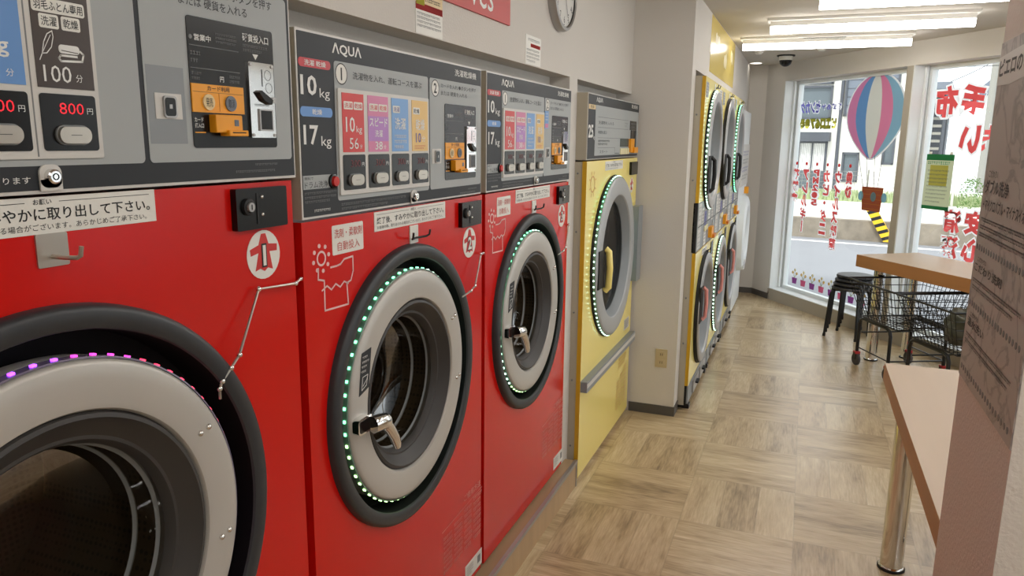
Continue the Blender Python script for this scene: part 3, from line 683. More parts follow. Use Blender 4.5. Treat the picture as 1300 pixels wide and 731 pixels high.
def soap_icons(par, dY, dZ, w):
    g = MB(); q = w+.001; Mw = mat('label_white', (0, 0, 0))
    g.rrect(1.462+dY, 1.594+dY, 1.46+dZ, 1.53+dZ, .004, w, q, Mw); g.text('洗剤・柔軟剤', 1.47+dY, 1.588+dY, 1.499+dZ, 1.521+dZ, q+.0006, M_signred, .0); g.text('自動投入', 1.482+dY, 1.576+dY, 1.468+dZ, 1.49+dZ, q+.0006, M_signred, .0)
    lab(g.build('dosing_label', par), 'white automatic dosing label')
    g = MB(); cu, cv = 1.417+dY, 1.46+dZ; M_white = mat('icon_pale', (236, 196, 190), .5)
    g.ringflat(cu, cv, .013, .018, q, M_white, 28)
    for i in range(8): a = 2*PI*i/8+.2; g.disc(cu+.03*math.cos(a), cv+.03*math.sin(a), .005, w, q, M_white, 12)
    S = [(1.404, 1.438), (1.402, 1.413), (1.425, 1.407), (1.424, 1.336), (1.52, 1.333), (1.516, 1.386), (1.534, 1.39), (1.545, 1.412), (1.545, 1.448), (1.508, 1.446), (1.492, 1.436), (1.476, 1.434), (1.452, 1.434)]
    g.stroke([(a+dY, b+dZ) for a, b in S], .0045, q, M_white)
    g.stroke([(1.415+dY, 1.385+dZ), (1.435+dY, 1.393+dZ), (1.452+dY, 1.381+dZ), (1.47+dY, 1.392+dZ), (1.488+dY, 1.381+dZ), (1.505+dY, 1.392+dZ), (1.522+dY, 1.384+dZ)], .004, q, M_white)
    g.build('laundry_icon', par)

def guide_print(par, dY, w, m=M_pink, z=0., lab_y=0.):
    g = MB(); q = w+.001
    g.text('ご使用方法', 2.19+dY, 2.33+dY, .49+z, .515+z, q, m, .0)
    for i in range(4):
        u0 = 2.03+dY+.08*i; g.small(u0, u0+.07, .30+z-.012*i*0+.0, .44+z+.012*i, 8, q, m, 60+i, .6)
    g.stroke([(2.02+dY, .46+z), (2.345+dY, .48+z)], .002, q, m)
    g.build('guide_print', par)
    l = MB(); l.box(2.2+dY, 2.345+dY, .172+z, .235+z, w, q, M_white); l.small(2.21+dY, 2.27+dY, .185+z, .225+z, 4, q+.0006, M_pgrey, 71); l.box(2.305+dY, 2.33+dY, .19+z, .22+z, q, q+.0006, M_pgrey); l.build('rating_label', par)

def red_washer(i, label, y0, y1, dY, cu):
    par = thing('washer_dryer', label, 'washing machine', (-.2, (y0+y1)/2, .139), 'red washer-dryers')
    cv = 1.040
    bd = body(par, y0, y1, .155, 1.548, cu, cv, .375)
    for yy in (y0+.1, y1-.1):
        for xx in (-.12, -.6): f = MB(); f.box(yy-.03, yy+.03, .139, .155, xx, xx+.06, M_mblack); f.build('foot', par)
    full_panel(par, dY, 0.)
    notice(bd, 2.053+dY, 1.546, -.01); hook_plate(par, dY, 0, -.01); key_lock(par, 1.838+dY, 1.576, .0008)
    lk = MB(); lk.rrect(2.15+dY, 2.302+dY, 1.455, 1.534, .004, -.01, .004, M_black); lo = lk.build('lock_box', par); lock_detail(lo, 2.15+dY, 2.302+dY, 1.455, 1.534, -.008)
    bg_ = MB(); badge(bg_, 2.232+dY, 1.398, .05, str(i), -.0085); lab(bg_.build('number_badge', bd), 'round white badge with a red figure and the number %d' % i)
    soap_icons(bd, dY, 0, -.01); guide_print(bd, dY, -.01)
    stay_cable(par, [(2.338+dY if i == 2 else 2.322+dY, 1.349, -.005), (2.285+dY, 1.354, .01), (2.218+dY, 1.257, .018), (2.19+dY, 1.245, .016), (2.13+dY, 1.235, .012)])
    mats = (lambda a: M_ledg if (70 < a < 190) else (M_ledy if 190 <= a < 300 else M_ledw)) if i == 2 else (lambda a: M_ledg if (90 < a < 170) else M_ledw if a < 230 else M_ledy)
    washer_door(par, cu, cv, (1, 1, 1), mats)
    return par
red_washer(2, 'middle red washer-dryer with the green-lit door, bearing number 2', 1.35, 2.337, 0., 1.817)
p3 = red_washer(3, 'far red washer-dryer bearing number 3, beside the yellow dryer', 2.366, 3.335, 1.007, 2.834)
st = MB(); st.box(2.945, 2.99, 1.78, 1.85, .001, .003, M_cblue); st.small(2.95, 2.985, 1.81, 1.845, 3, .0034, M_pwhite, 81); st.box(2.948, 2.987, 1.783, 1.8, .003, .0033, M_cpink); lab(st.build('sticker', p3), 'small blue and pink sticker')

# big washer 1 ----------------------------------------------------------
def big_washer():
    y0, y1 = .13, 1.322; cu, cv = .73, 1.038; dY, dZ = -.99, .1
    par = thing('washer_dryer', 'largest red washer-dryer, nearest, bearing number 1 with purple door lights', 'washing machine', (-.2, .73, .139), 'red washer-dryers')
    bd = body(par, y0, y1, .155, 1.642, cu, cv, .43)
    for yy in (y0+.1, y1-.1):
        for xx in (-.12, -.6): f = MB(); f.box(yy-.03, yy+.03, .139, .155, xx, xx+.06, M_mblack); f.build('foot', par)
    base = panel_base(par, y0, 1.326, 1.648, 2.012)
    p = MB(); W = .0008
    p.rrect(.2, .936, 1.687, 2.002, .008, 0, W, M_grey); p.rrect(.946, 1.314, 1.687, 2.002, .008, 0, W, M_grey)
    p.disc(.984, 1.975, .023, W, W*1.4, M_white, 28); p.ringflat(.984, 1.975, .0215, .024, W*1.8, M_pblack, 28); p.texth('2', .984, 1.961, 1.989, W*1.9, M_pblack, 'c', .02)
    p.text('カードを入れ ●ボタンを押す', 1.02, 1.27, 1.974, 1.992, W*1.6, M_pblack, .004); p.text('または 硬貨を入れる', 1.03, 1.198, 1.951, 1.968, W*1.6, M_pblack, .004)
    p.text('料金が変わる場合があります', .55, .736, 1.663, 1.673, W, M_pwhite, .0)
    p.small(1.2, 1.285, 1.675, 1.682, 1, W, M_pgrey, 34); p.small(1.145, 1.285, 1.662, 1.67, 1, W, M_pgrey, 35)
    p.box(.95, 1.03, 1.718, 1.845, W, W*1.3, M_grey2)
    p.build('panel_print', base)
    f = MB(); f.rrect(.3, .856, 1.697, 1.95, .003, .0008, .004, M_lgrey); f.box(.7485, .7505, 1.7, 1.95, .004, .0044, M_pgrey); f.build('course_frame', base)
    W2 = .0056
    c = MB(); c.box(.65, .742, 1.797, 1.932, .004, .005, M_pblue); c.text('kg', .692, .7225, 1.831, 1.858, W2, M_pwhite); c.text('分', .715, .726, 1.807, 1.817, W2, M_pwhite, .0); lab(c.build('course_card', base), 'blue course card')
    c = MB(); c.box(.759, .849, 1.796, 1.932, .004, .005, M_cbr)
    c.rrect(.761, .843, 1.898, 1.917, .004, .005, W2-.0003, M_white); c.text('羽毛ふとん専用', .764, .84, 1.901, 1.914, W2, M_pblack, .01)
    c.rrect(.77, .80, 1.877, 1.896, .003, .005, W2-.0003, M_white); c.rrect(.804, .834, 1.877, 1.896, .003, .005, W2-.0003, M_white)
    c.text('洗濯', .773, .797, 1.880, 1.893, W2, M_pblack, .005); c.text('乾燥', .807, .831, 1.880, 1.893, W2, M_pblack, .005)
    c.stroke([(.7655, .0+1.833), (.770, 1.842), (.774, 1.858), (.780, 1.869), (.788, 1.874), (.789, 1.866), (.785, 1.852), (.777, 1.843), (.770, 1.842)], .0014, W2, M_pwhite); c.stroke([(.770, 1.842), (.778, 1.856), (.785, 1.868)], .001, W2, M_pwhite)
    c.rrect(.796, .829, 1.845, 1.857, .005, .005, W2, M_pwhite); c.stroke([(.83, 1.85), (.835, 1.846), (.832, 1.836), (.798, 1.834), (.795, 1.838), (.798, 1.842), (.824, 1.842)], .003, W2, M_pwhite); c.stroke([(.80, 1.849), (.826, 1.847)], .0012, W2+.0003, M_cbr)
    c.text('100', .769, .812, 1.804, 1.827, W2, M_pwhite, .0); c.text('分', .819, .830, 1.806, 1.817, W2, M_pwhite, .0)
    lab(c.build('course_card', base), 'brown down-quilt course card')
    for u0, u1, num in ((.655, .742, '900'), (.759, .848, '800')): course_button(base, u0, u1, 1.708, 1.788, M_digit, num, .004)
    coin_unit(base, dY, dZ, .0008); coin_lock(base, dY+.003, dZ-.003)
    key_lock(par, .765, 1.672, .0008)
    notice(bd, .957, 1.643, -.01, .406, .053)
    h = MB(); h.rrect(.739, .789, 1.541, 1.59, .003, -.01, -.007, M_steel); h.build('hook_plate', par)
    h = MB(); h.tube([(.762, 1.556, -.008), (.766, 1.555, .012), (.772, 1.555, .03), (.775, 1.558, .034), (.776, 1.572, .036)], .0035, M_steel); h.build('hook', par)
    lk = MB(); lk.rrect(1.137, 1.287, 1.552, 1.633, .004, -.01, .004, M_black); lo = lk.build('lock_box', par); lock_detail(lo, 1.137, 1.287, 1.552, 1.633, -.008)
    bg_ = MB(); badge(bg_, 1.222, 1.496, .05, '1', -.0085); lab(bg_.build('number_badge', bd), 'round white badge with a red figure and the number 1')
    stay_cable(par, [(1.332, 1.427, -.005), (1.303, 1.423, .004), (1.188, 1.431, .002), (1.105, 1.318, .018), (1.085, 1.297, .014), (1.066, 1.275, .008), (1.06, 1.262, .006), (1.064, 1.24, .002)])
    mats = lambda a: M_ledp if 84 < a < 270 else (M_ledm if a > 66 else M_ledr)
    washer_door(par, cu, cv, (1.107, 1.095, 1.135), mats, M_stripw, 70)
    return par
big_washer()

# ------------------------------------------------------------------ large yellow dryer
def yellow_dryer():
    y0, y1 = 3.462, 4.595; W = .04; cu, cv = 4.022, 1.108
    par = thing('tumble_dryer', 'large yellow tumble dryer beside the cream pier, with white door lights', 'tumble dryer', (-.2, 4.03, .0))
    b = MB(); b.box(y0+.004, y1-.004, .0, 1.635, -.66, .018, M_cab, skip=('w1',)); b.hole_plate(y0+.004, y1-.004, 0, 1.635, cu, cv, .40, .018, M_cab); bd = b.build('body', par)
    b = MB(); b.hole_plate(y0, y1, .03, 1.637, cu, cv, .385, W, M_yel); b.box(y0, y1, .03, 1.637, .018, W, M_yeld, skip=('w1', 'w0')); fp = b.build('front_panel', par)
    b = MB(); b.disc(y0+.004, .91, .006, W, W+.001, M_pgrey, 10)
    for vv in (1.58, 1.3, .9, .55, .2): s = MB(); s.ball((y0+.004, vv, -.005), .005, M_pgrey); s.build('screw', par)
    # control panel
    b = MB(); b.box(3.47, 4.612, 1.643, 1.955, -.07, .032, M_cab); b.rrect(3.475, 4.608, 1.646, 1.955, .002, .031, .034, M_lgrey); b.rrect(3.48, 4.605, 1.648, 1.951, .002, .033, .035, M_dark); base = b.build('control_panel', par)
    p = MB(); w0, w1 = .035, .0358
    p.rrect(3.606, 4.6, 1.662, 1.905, .004, w0, w1, M_grey)
    p.text('ΛQUΛ', 3.617, 3.738, 1.917, 1.943, w1, M_pwhite, .02); p.text('乾燥機', 4.40, 4.562, 1.922, 1.944, w1, M_pwhite, .004)
    p.box(3.482, 3.602, 1.882, 1.904, w0, w1, M_beige); p.text('乾燥', 3.51, 3.575, 1.886, 1.90, w1+.0005, M_pblack, .0)
    p.text('25', 3.485, 3.572, 1.748, 1.81, w1, M_pwhite, .03); p.text('kg', 3.577, 3.602, 1.737, 1.76, w1, M_pwhite, .0)
    for a, b_, z in ((3.66, 4.33, 1.85), (3.66, 4.33, 1.80), (3.66, 4.33, 1.749), (3.665, 4.02, 1.70)): p.box(a, b_, z-.0012, z+.0012, w0, w1+.0004, M_pgrey)
    p.text('洗濯物を入れる', 3.664, 3.98, 1.815, 1.832, w1+.0004, M_pblack, .0); p.text('時間を選ぶ', 3.664, 3.84, 1.768, 1.784, w1+.0004, M_pblack, .0); p.small(3.664, 3.9, 1.71, 1.742, 2, w1+.0004, M_pblack, 91, .6); p.text('スタート', 3.70, 3.86, 1.672, 1.688, w1+.0004, M_pblack, .0)
    p.small(4.24, 4.32, 1.81, 1.84, 2, w1+.0004, M_pgrey, 93); p.stroke([(4.02, 1.70), (4.02, 1.67), (4.12, 1.668)], .003, w1+.0005, M_pblack)
    p.build('panel_print', base)
    d = MB(); d.box(4.37, 4.54, 1.798, 1.85, .0355, .038, M_black); d.small(4.385, 4.525, 1.805, 1.843, 2, .0384, M_pgrey, 94); d.box(4.395, 4.48, 1.75, 1.797, .0355, .04, M_black); d.box(4.49, 4.54, 1.70, 1.797, .0355, .039, M_dark); d.build('payment_window', base)
    d = MB(); d.box(4.142, 4.345, 1.704, 1.748, .0355, .038, M_teal); d.build('time_display', base)
    d = MB(); d.box(4.36, 4.46, 1.672, 1.749, .0355, .048, M_orange); d.box(4.42, 4.52, 1.668, 1.7, .0355, .058, M_orange); d.build('card_slot', base)
    for k in range(4):
        d = MB(); d.box(4.145+k*.054, 4.188+k*.054, 1.662, 1.695, .0355, .042, M_cream); d.build('time_button', base)
    # front stickers
    n = MB(); n.box(3.81, 4.205, 1.583, 1.63, W, W+.0015, M_white); n.text('終了後、すみやかに取り出して下さい。', 3.825, 4.19, 1.599, 1.617, W+.002, M_pblack, .01); n.text('お願い', 3.98, 4.03, 1.62, 1.627, W+.002, M_pblack, .0); n.small(3.83, 4.18, 1.587, 1.595, 1, W+.002, M_pgrey, 95); n.build('notice', fp)
    k = MB(); k.rrect(4.385, 4.555, 1.54, 1.615, .004, W, W+.014, M_black); k.build('lock_box', par)
    g = MB(); cu2, cv2 = 3.575, 1.525; g.ringflat(cu2, cv2, .034, .041, W+.001, M_ochre, 28)
    for i in range(8):
        a = 2*PI*i/8+.39; g.stroke([(cu2+.05*math.cos(a), cv2+.05*math.sin(a)), (cu2+.065*math.cos(a), cv2+.065*math.sin(a))], .006, W+.001, M_ochre)
    g.build('sun_icon', fp)
    g = MB(); badge(g, 4.46, 1.477, .045, '4', W+.0012); g.build('number_badge', fp)
    g = MB(); g.box(4.45, 4.585, 1.27, 1.3, W, W+.0015, M_beige); g.small(4.455, 4.58, 1.275, 1.297, 2, W+.002, M_cred, 96); g.box(4.45, 4.58, 1.198, 1.265, W, W+.0015, M_white); g.small(4.458, 4.572, 1.205, 1.258, 5, W+.002, M_pgrey, 97); g.build('warning_label', fp)
    g = MB(); g.box(4.414, 4.54, .588, .655, W, W+.0015, M_lgrey); g.small(4.42, 4.53, .595, .65, 4, W+.002, M_pgrey, 98); g.build('rating_label', fp)
    g = MB()
    g.text('ご使用方法', 4.33, 4.5, .455, .48, W+.001, M_ochre, .0)
    for i in range(3): g.small(4.27+.09*i, 4.35+.09*i, .11, .30+.03*i, 9, W+.001, M_ochre, 99+i, .6)
    g.small(4.3, 4.52, .37, .44, 3, W+.001, M_ochre, 105, .6)
    g.build('guide_print', fp)
    # door
    d = MB(); d.lathe([(.447, W), (.446, W+.012), (.44, W+.014), (.436, W+.014)], cu, cv, M_mblack, 96); d.build('door_seal', par)
    d = MB(); d.lathe([(.436, W+.002), (.436, W+.026), (.43, W+.032), (.42, W+.034), (.35, W+.036), (.34, W+.033), (.336, W+.026)], cu, cv, mat('dryer_door_grey', (172, 174, 175), .4, .2), 96); d.lathe([(.336, W+.026), (.308, W-.008), (.304, W-.016)], cu, cv, M_grey2, 96); door = d.build('door', par)
    l = MB(); led_strip(l, cu, cv, .437, W+.024, 84, lambda a: M_ledw if (a < 110 or a > 150) else M_ledg); l.build('led_strip', par)
    q = MB(); q.lathe([(.305, W-.012), (.2, W-.020), (.001, W-.024)], cu, cv, M_dglass2, 72); q.build('door_glass', door)
    q = MB(); q.lathe([(.315, -.0), (.315, -.05), (.37, -.08), (.37, -.55), (.2, -.56), (.001, -.56)], cu, cv, M_drumd, 64); q.build('drum', par)
    q = MB(); q.box(cu-.415, cu-.31, .992, 1.188, W+.030, W+.04, M_mblack); hp = q.build('handle_recess', door)
    q = MB(); q.tube([(cu-.30, 1.19, W+.04), (cu-.295, 1.175, W+.058), (cu-.29, 1.09, W+.064), (cu-.285, .985, W+.058), (cu-.282, .968, W+.04)], .017, M_yel, 12); q.build('handle', door)
    q = MB(); q.rrect(4.47, 4.59, .89, 1.35, .01, W, W+.05, M_grey2); q.build('hinge_cover', door)
    r = MB(); r.rrect(3.466, 4.592, .49, .548, .006, W, W+.034, M_grey2); r.box(3.4665, 4.5915, .515, .535, W+.034, W+.0365, M_lgrey); r.build('bumper_rail', par)
yellow_dryer()

# ------------------------------------------------------------------ stacked dryers
def stacked_dryer(i, label, y0, lit):
    y1 = y0+.965; X = .40; cu = (y0+y1)/2
    par = thing('stacked_dryer', label, 'tumble dryer', (0, cu, 0), 'stacked double dryers')
    b = MB(); b.box(y0+.002, y1-.002, .03, 2.13, -.45, .378, M_cab, skip=('w1',)); b.box(y0+.002, y1-.002, 1.045, 1.36, .37, .378, M_mblack)
    b.hole_plate(y0+.002, y1-.002, .17, 1.045, cu, .6, .34, .378, M_cab); b.hole_plate(y0+.002, y1-.002, 1.36, 2.13, cu, 1.68, .34, .378, M_cab)
    b.build('body', par)
    for vv in (1.9, 1.5, .75, .45): s = MB(); s.ball((y0+.002, vv, .355), .006, M_pgrey); s.build('screw', par)
    for k, (z0, z1, cz, on) in enumerate(((1.36, 2.128, 1.68, lit[0]), (.165, 1.04, .6, lit[1]))):
        b = MB(); b.hole_plate(y0, y1, z0, z1, cu, cz, .36, X, M_yel); b.box(y0, y1, z0, z1, .378, X, M_yeld, skip=('w1', 'w0')); fp = b.build('front_panel', par)
        g = MB()
        if k == 0:
            g.box(y0+.03, y0+.15, z1-.12, z1-.03, X, X+.0015, M_grey2); g.small(y0+.04, y0+.14, z1-.11, z1-.04, 4, X+.002, M_pwhite, 111); g.build('label', fp); g = MB(); g.box(y1-.2, y1-.03, z1-.09, z1-.03, X, X+.0015, M_white); g.small(y1-.19, y1-.04, z1-.085, z1-.035, 3, X+.002, M_pblack, 112)
        else:
            g.box(y0+.3, y0+.56, z1-.055, z1-.01, X, X+.0015, M_white); g.small(y0+.31, y0+.55, z1-.05, z1-.015, 2, X+.002, M_pblack, 113); g.build('label', fp); g = MB(); g.box(y1-.16, y1-.05, z1-.12, z1-.02, X, X+.006, M_black)
        g.build('label' if k == 0 else 'lock_box', fp)
        g = MB(); hz = z1-.035; g.box(cu-.022, cu+.022, hz-.03, hz+.02, X, X+.003, M_white); g.tube([(cu-.06, hz+.012, X+.03), (cu-.055, hz-.004, X+.026), (cu, hz-.006, X+.008), (cu+.055, hz-.004, X+.026), (cu+.06, hz+.012, X+.03)], .0035, M_mblack, 6); g.build('hook', par)
        d = MB(); d.lathe([(.395, X), (.394, X+.012), (.385, X+.014)], cu, cz, M_mblack, 64); d.build('door_seal', par)
        d = MB(); d.lathe([(.384, X+.003), (.384, X+.024), (.378, X+.03), (.36, X+.033), (.325, X+.034), (.318, X+.03), (.312, X+.02)], cu, cz, M_alu, 72); d.lathe([(.312, X+.02), (.275, X-.04), (.27, X-.05)], cu, cz, M_grey2, 72); door = d.build('door', par)
        l = MB()
        if on: led_strip(l, cu, cz, .385, X+.022, 74, M_ledw if i != 2 else M_ledg, sz=.006)
        else: l.lathe([(.385, X+.008), (.389, X+.009), (.389, X+.023), (.385, X+.024)], cu, cz, M_mblack, 64)
        l.build('led_strip', par)
        q = MB(); q.lathe([(.271, X-.048), (.15, X-.058), (.001, X-.062)], cu, cz, M_dglass2, 56); q.build('door_glass', door)
        q = MB(); q.lathe([(.275, X-.06), (.32, X-.1), (.32, X-.6), (.15, X-.61), (.001, X-.61)], cu, cz, M_drumd, 48); q.build('drum', par)
        q = MB(); hz = cz-.15 if k == 0 else cz+.08
        q.box(cu-.365, cu-.25, hz-.12, hz+.12, X+.026, X+.037, M_mblack); q.build('handle_recess', door)
        q = MB(); q.tube([(cu-.27, hz+.11, X+.036), (cu-.262, hz+.09, X+.056), (cu-.258, hz, X+.06), (cu-.262, hz-.09, X+.056), (cu-.27, hz-.11, X+.036)], .013, M_mblack if k == 0 else M_pink, 8); q.build('handle', door)
    c = MB(); c.box(y0+.004, y1-.004, 1.045, 1.36, .37, .396, M_mblack); c.box(y0+.006, y1-.006, 1.047, 1.358, .396, .40, M_grey2); base = c.build('control_panel', par)
    p = MB(); w1 = .4008
    p.box(y0+.03, y0+.17, 1.06, 1.35, .4, w1, M_lgrey)
    for j in range(5): p.small(y0+.04, y0+.16, 1.07+j*.056, 1.11+j*.056, 2, w1+.0005, M_pgrey, 120+j)
    for uu in (.3, .5, .69, .84): p.box(y0+uu, y0+uu+.006, 1.05, 1.355, .4, w1, M_dark)
    for uu, vv, mm in ((.2, 1.25, M_lgrey), (.34, 1.22, M_letpur), (.54, 1.26, M_white), (.34, 1.1, M_white), (.72, 1.24, M_lgrey)): p.box(y0+uu, y0+uu+.11, vv-.05, vv+.06, .4, w1, mm); p.small(y0+uu+.01, y0+uu+.1, vv-.04, vv+.05, 4, w1+.0005, M_pblack, int(uu*100))
    p.box(y0+.03, y1-.03, 1.2, 1.206, .4, w1+.0004, M_dark); p.build('panel_print', base)
    c = MB(); c.box(y0+.60, y0+.72, 1.075, 1.15, .4, .425, M_orange); c.box(y0+.64, y0+.76, 1.07, 1.095, .4, .44, M_orange2); c.build('card_slot', base)
    c = MB(); c.box(y0+.78, y0+.83, 1.07, 1.18, .4, .408, M_chrome); c.build('coin_slot', base)
    for j in range(3):
        c = MB(); c.disc(y0+.36+.06*j, 1.165, .02, .4, .408, M_cream, 16); c.build('push_button', base)
    k = MB(); k.box(y0+.005, y1-.005, .035, .163, .30, .392, M_mblack); k.box(y0+.012, y1-.012, .04, .16, .392, .402, M_grey2); kb = k.build('kick_panel', par)
    k = MB(); k.rrect(y0+.2, y0+.46, .055, .145, .01, .402, .412, M_alu); k.box(y0+.29, y0+.37, .1, .112, .412, .432, M_mblack); k.build('lint_drawer', kb); k = MB(); k.rrect(y0+.54, y0+.80, .055, .145, .01, .402, .412, M_alu); k.box(y0+.63, y0+.71, .1, .112, .412, .432, M_mblack); k.build('lint_drawer', kb)
    for uu in (.06, .9): k = MB(); k.disc(y0+uu, .02, .02, .34, .40, M_mblack, 12); k.box(y0+uu-.03, y0+uu+.03, 0, .03, .33, .41, M_blackm); k.build('foot', par)
    return par
stacked_dryer(0, 'first stacked double dryer, just past the cream pier, top door lit', 4.78, (1, 0))
stacked_dryer(1, 'middle stacked double dryer, bottom door lit and top door dark', 5.765, (0, 1))
stacked_dryer(2, 'third stacked double dryer, top door lit green-white', 6.75, (1, 0))

# white washer at the end of the row
def white_washer():
    y0, y1 = 7.74, 8.735; X = .40; cu, cv = 8.22, .80
    par = thing('washing_machine', 'white front-loading washer with a round door at the far end of the row', 'washing machine', (0, 8.24, 0))
    b = MB(); b.box(y0, y1, .02, 2.05, -.3, X, M_frame, skip=('w1',)); b.hole_plate(y0, y1, .02, 2.05, cu, cv, .3, X, M_frame); b.build('body', par)
    f = MB(); f.box(y0+.02, y1-.02, 0, .03, .2, .38, M_base); f.build('plinth', par)
    d = MB(); d.lathe([(.4, X), (.4, X+.03), (.385, X+.06), (.35, X+.075), (.29, X+.075), (.27, X+.06), (.25, X+.02)], cu, cv, M_frame, 64); door = d.build('door', par)
    g = MB(); g.lathe([(.262, X+.03), (.2, X), (.1, X-.03), (.001, X-.035)], cu, cv, M_dglass2, 48); g.build('door_glass', door)
    g = MB(); g.lathe([(.25, X-.02), (.28, X-.1), (.28, X-.4), (.001, X-.4)], cu, cv, M_drumd, 48); g.build('drum', par)
    s = MB(); s.box(cu-.16, cu+.02, cv-.37, cv-.28, X+.07, X+.0765, M_white); s.small(cu-.15, cu+.01, cv-.365, cv-.285, 3, X+.077, M_letpur, 130, .7); lab(s.build('instruction_sticker', door), 'white sticker with blue print')
    c = MB(); c.box(y0+.05, y1-.05, 1.3, 1.72, X, X+.012, M_lgrey); base = c.build('control_panel', par)
    p = MB()
    for j in range(4): p.small(y0+.1, y1-.12, 1.36+.08*j, 1.42+.08*j, 2, X+.0125, M_letpur if j % 2 else M_pgrey, 140+j)
    p.build('panel_print', base)
    c = MB(); c.box(cu+.25, cu+.37, 1.2, 1.27, X, X+.04, M_orange); c.build('card_slot', par)
white_washer()

# ------------------------------------------------------------------ things on the left walls
t = thing('wall_clock', 'round silver wall clock with white dial above the red machines', 'clock', (-.02, 3.16, 2.33))
c = MB(); c.lathe([(.155, -.02), (.157, .0), (.152, .014), (.142, .018), (.136, .012)], 3.16, 2.342, M_alu, 56); c.build('rim', t)
c = MB(); c.disc(3.16, 2.342, .137, -.019, .006, M_clockface, 56)
for h in range(1, 13):
    a = PI/2-h*PI/6; cu, cv = 3.16+.108*math.cos(a), 2.342+.108*math.sin(a); c.text(str(h), cu-(.014 if h > 9 else .008), cu+(.014 if h > 9 else .008), cv-.014, cv+.014, .0068, M_pblack, .01)
    cu, cv = 3.16+.128*math.cos(a), 2.342+.128*math.sin(a); c.disc(cu, cv, .003, .006, .0068, M_pblack, 8)
c.build('dial', t)
for a, L, wd in ((PI/2-2*PI*10.2/12, .06, .007), (PI/2-2*PI*.43, .1, .005)):
    c = MB(); c.stroke([(3.16, 2.342), (3.16+L*math.cos(a), 2.342+L*math.sin(a))], wd, .009, M_pblack); c.build('hand', t)
c = MB(); c.box(1.45, 2.586, 2.13, 2.42, -.02, -.012, M_signred); c.text('Gloves', 1.95, 2.425, 2.149, 2.30, -.0115, M_pwhite, .0) if False else c.text('ves', 2.24, 2.43, 2.150, 2.22, -.0115, M_pwhite, .0)
tag(c.build('wall_banner'), 'red banner with white lettering on the wall above the machines', 'sign')
t = MB(); t.box(1.9, 2.062, 2.018, 2.2, -.02, -.0185, M_white); t.box(1.9, 2.062, 2.1, 2.2, -.0185, -.018, M_beige); t.box(1.9, 2.062, 2.082, 2.1, -.0185, -.018, M_letred); t.box(1.903, 1.95, 2.095, 2.15, -.018, -.0176, M_letyel); t.small(1.955, 2.057, 2.104, 2.14, 2, -.0175, M_pblack, 151); t.small(1.907, 2.055, 2.035, 2.078, 4, -.018, M_pgrey, 152)
tag(t.build('wall_notice'), 'paper notice with orange heading on the wall, left of the red banner', 'notice', 'laminated paper notices')
t = MB(); t.box(2.766, 2.938, 2.02, 2.127, -.02, -.0185, M_white); t.box(2.82, 2.93, 2.085, 2.098, -.0185, -.018, M_letred); t.small(2.775, 2.93, 2.027, 2.08, 4, -.018, M_pgrey, 153); t.small(2.79, 2.93, 2.103, 2.12, 1, -.018, M_pgrey, 154)
tag(t.build('wall_notice'), 'small laminated notice with a red line, below and left of the clock', 'notice', 'laminated paper notices')
M_ypost = mat('poster_yellow_film', (224, 200, 104), .22)
t = MB(); t.box(5.40, 7.1, 2.21, 2.58, .337, .339, M_ypost)
for a, b_, r in ((5.7, 2.45, .05), (5.78, 2.43, .06), (5.87, 2.45, .045), (6.3, 2.36, .05), (6.4, 2.37, .06), (6.8, 2.45, .05), (6.88, 2.44, .05)): t.disc(a, b_, r, .339, .3396, M_cream, 20)
tag(t.build('wall_poster'), 'glossy yellow poster with pale clouds above the stacked dryers', 'poster')
# socket on the pier, faces the camera
def FY(u, v, w): return (u, 4.63 - w, v)
t = thing('wall_socket', 'beige wall socket low on the cream pier beside the yellow dryer', 'socket', (.243, 4.63, .32))
pz = .378
c = MB(FY); c.rrect(.206, .281, pz-.06, pz+.06, .004, 0, .006, M_outlet); c.build('cover_plate', t)
for q in (pz-.026, pz+.026):
    c = MB(FY); c.rrect(.222, .265, q-.019, q+.019, .004, .006, .0085, M_outlet); c.box(.236, .239, q-.008, q+.008, .0085, .0092, M_mblack); c.box(.248, .251, q-.008, q+.008, .0085, .0092, M_mblack); c.build('receptacle', t)

# ------------------------------------------------------------------ poster on the column
p = MB(FP); z0, z1 = 1.262, 1.925
p.box(0.002, .438, z0, z1, 0, .002, M_marble); W = .0026
p.prism([(0.002, 1.846), (.1, 1.842), (.25, 1.85), (.438, 1.86), (.438, 1.905), (.2, 1.905), (.1, 1.902), (.002, 1.898)], .002, .0024, M_lgrey)
p.text('ピエロのこだわり', .012, .36, 1.86, 1.893, W, M_posterink, .03)
y = 0
for h1, h2, lines, zt in (('こだわり1', 'ダブル洗浄', 4, 1.685), ('こだわり2', 'こだわり洗剤', 3, 1.515), ('こだわり3', '温水洗い', 2, 1.403)):
    k = 1. if zt > 1.6 else .66
    p.text(h1, .04, .115, zt-.014*k, zt, W, M_posterink, .01)
    p.text(h2, .022, .022+.038*len(h2), zt-.046*k, zt-.018*k, W, M_posterink, .02)
    if zt > 1.6: p.text('+ マイクロバブル・マイナスイオン', .022, .36, zt-.078, zt-.054, W, M_posterink, .015)
    b0 = zt-(.085 if zt > 1.6 else .056*k)
    p.small(.022, .4, b0-.048*k, b0-.004, 3 if zt > 1.6 else 2, W, M_posterink, 170+lines)
    zz = {1.685: 1.533, 1.515: 1.419, 1.403: 1.284}[zt]
    for i in range(20): p.disc(.02+i*.0205, zz, .0062, .002, W, M_pgrey, 10)
tag(p.build('column_poster'), 'grey marble poster with black Japanese lettering on the near column', 'poster')

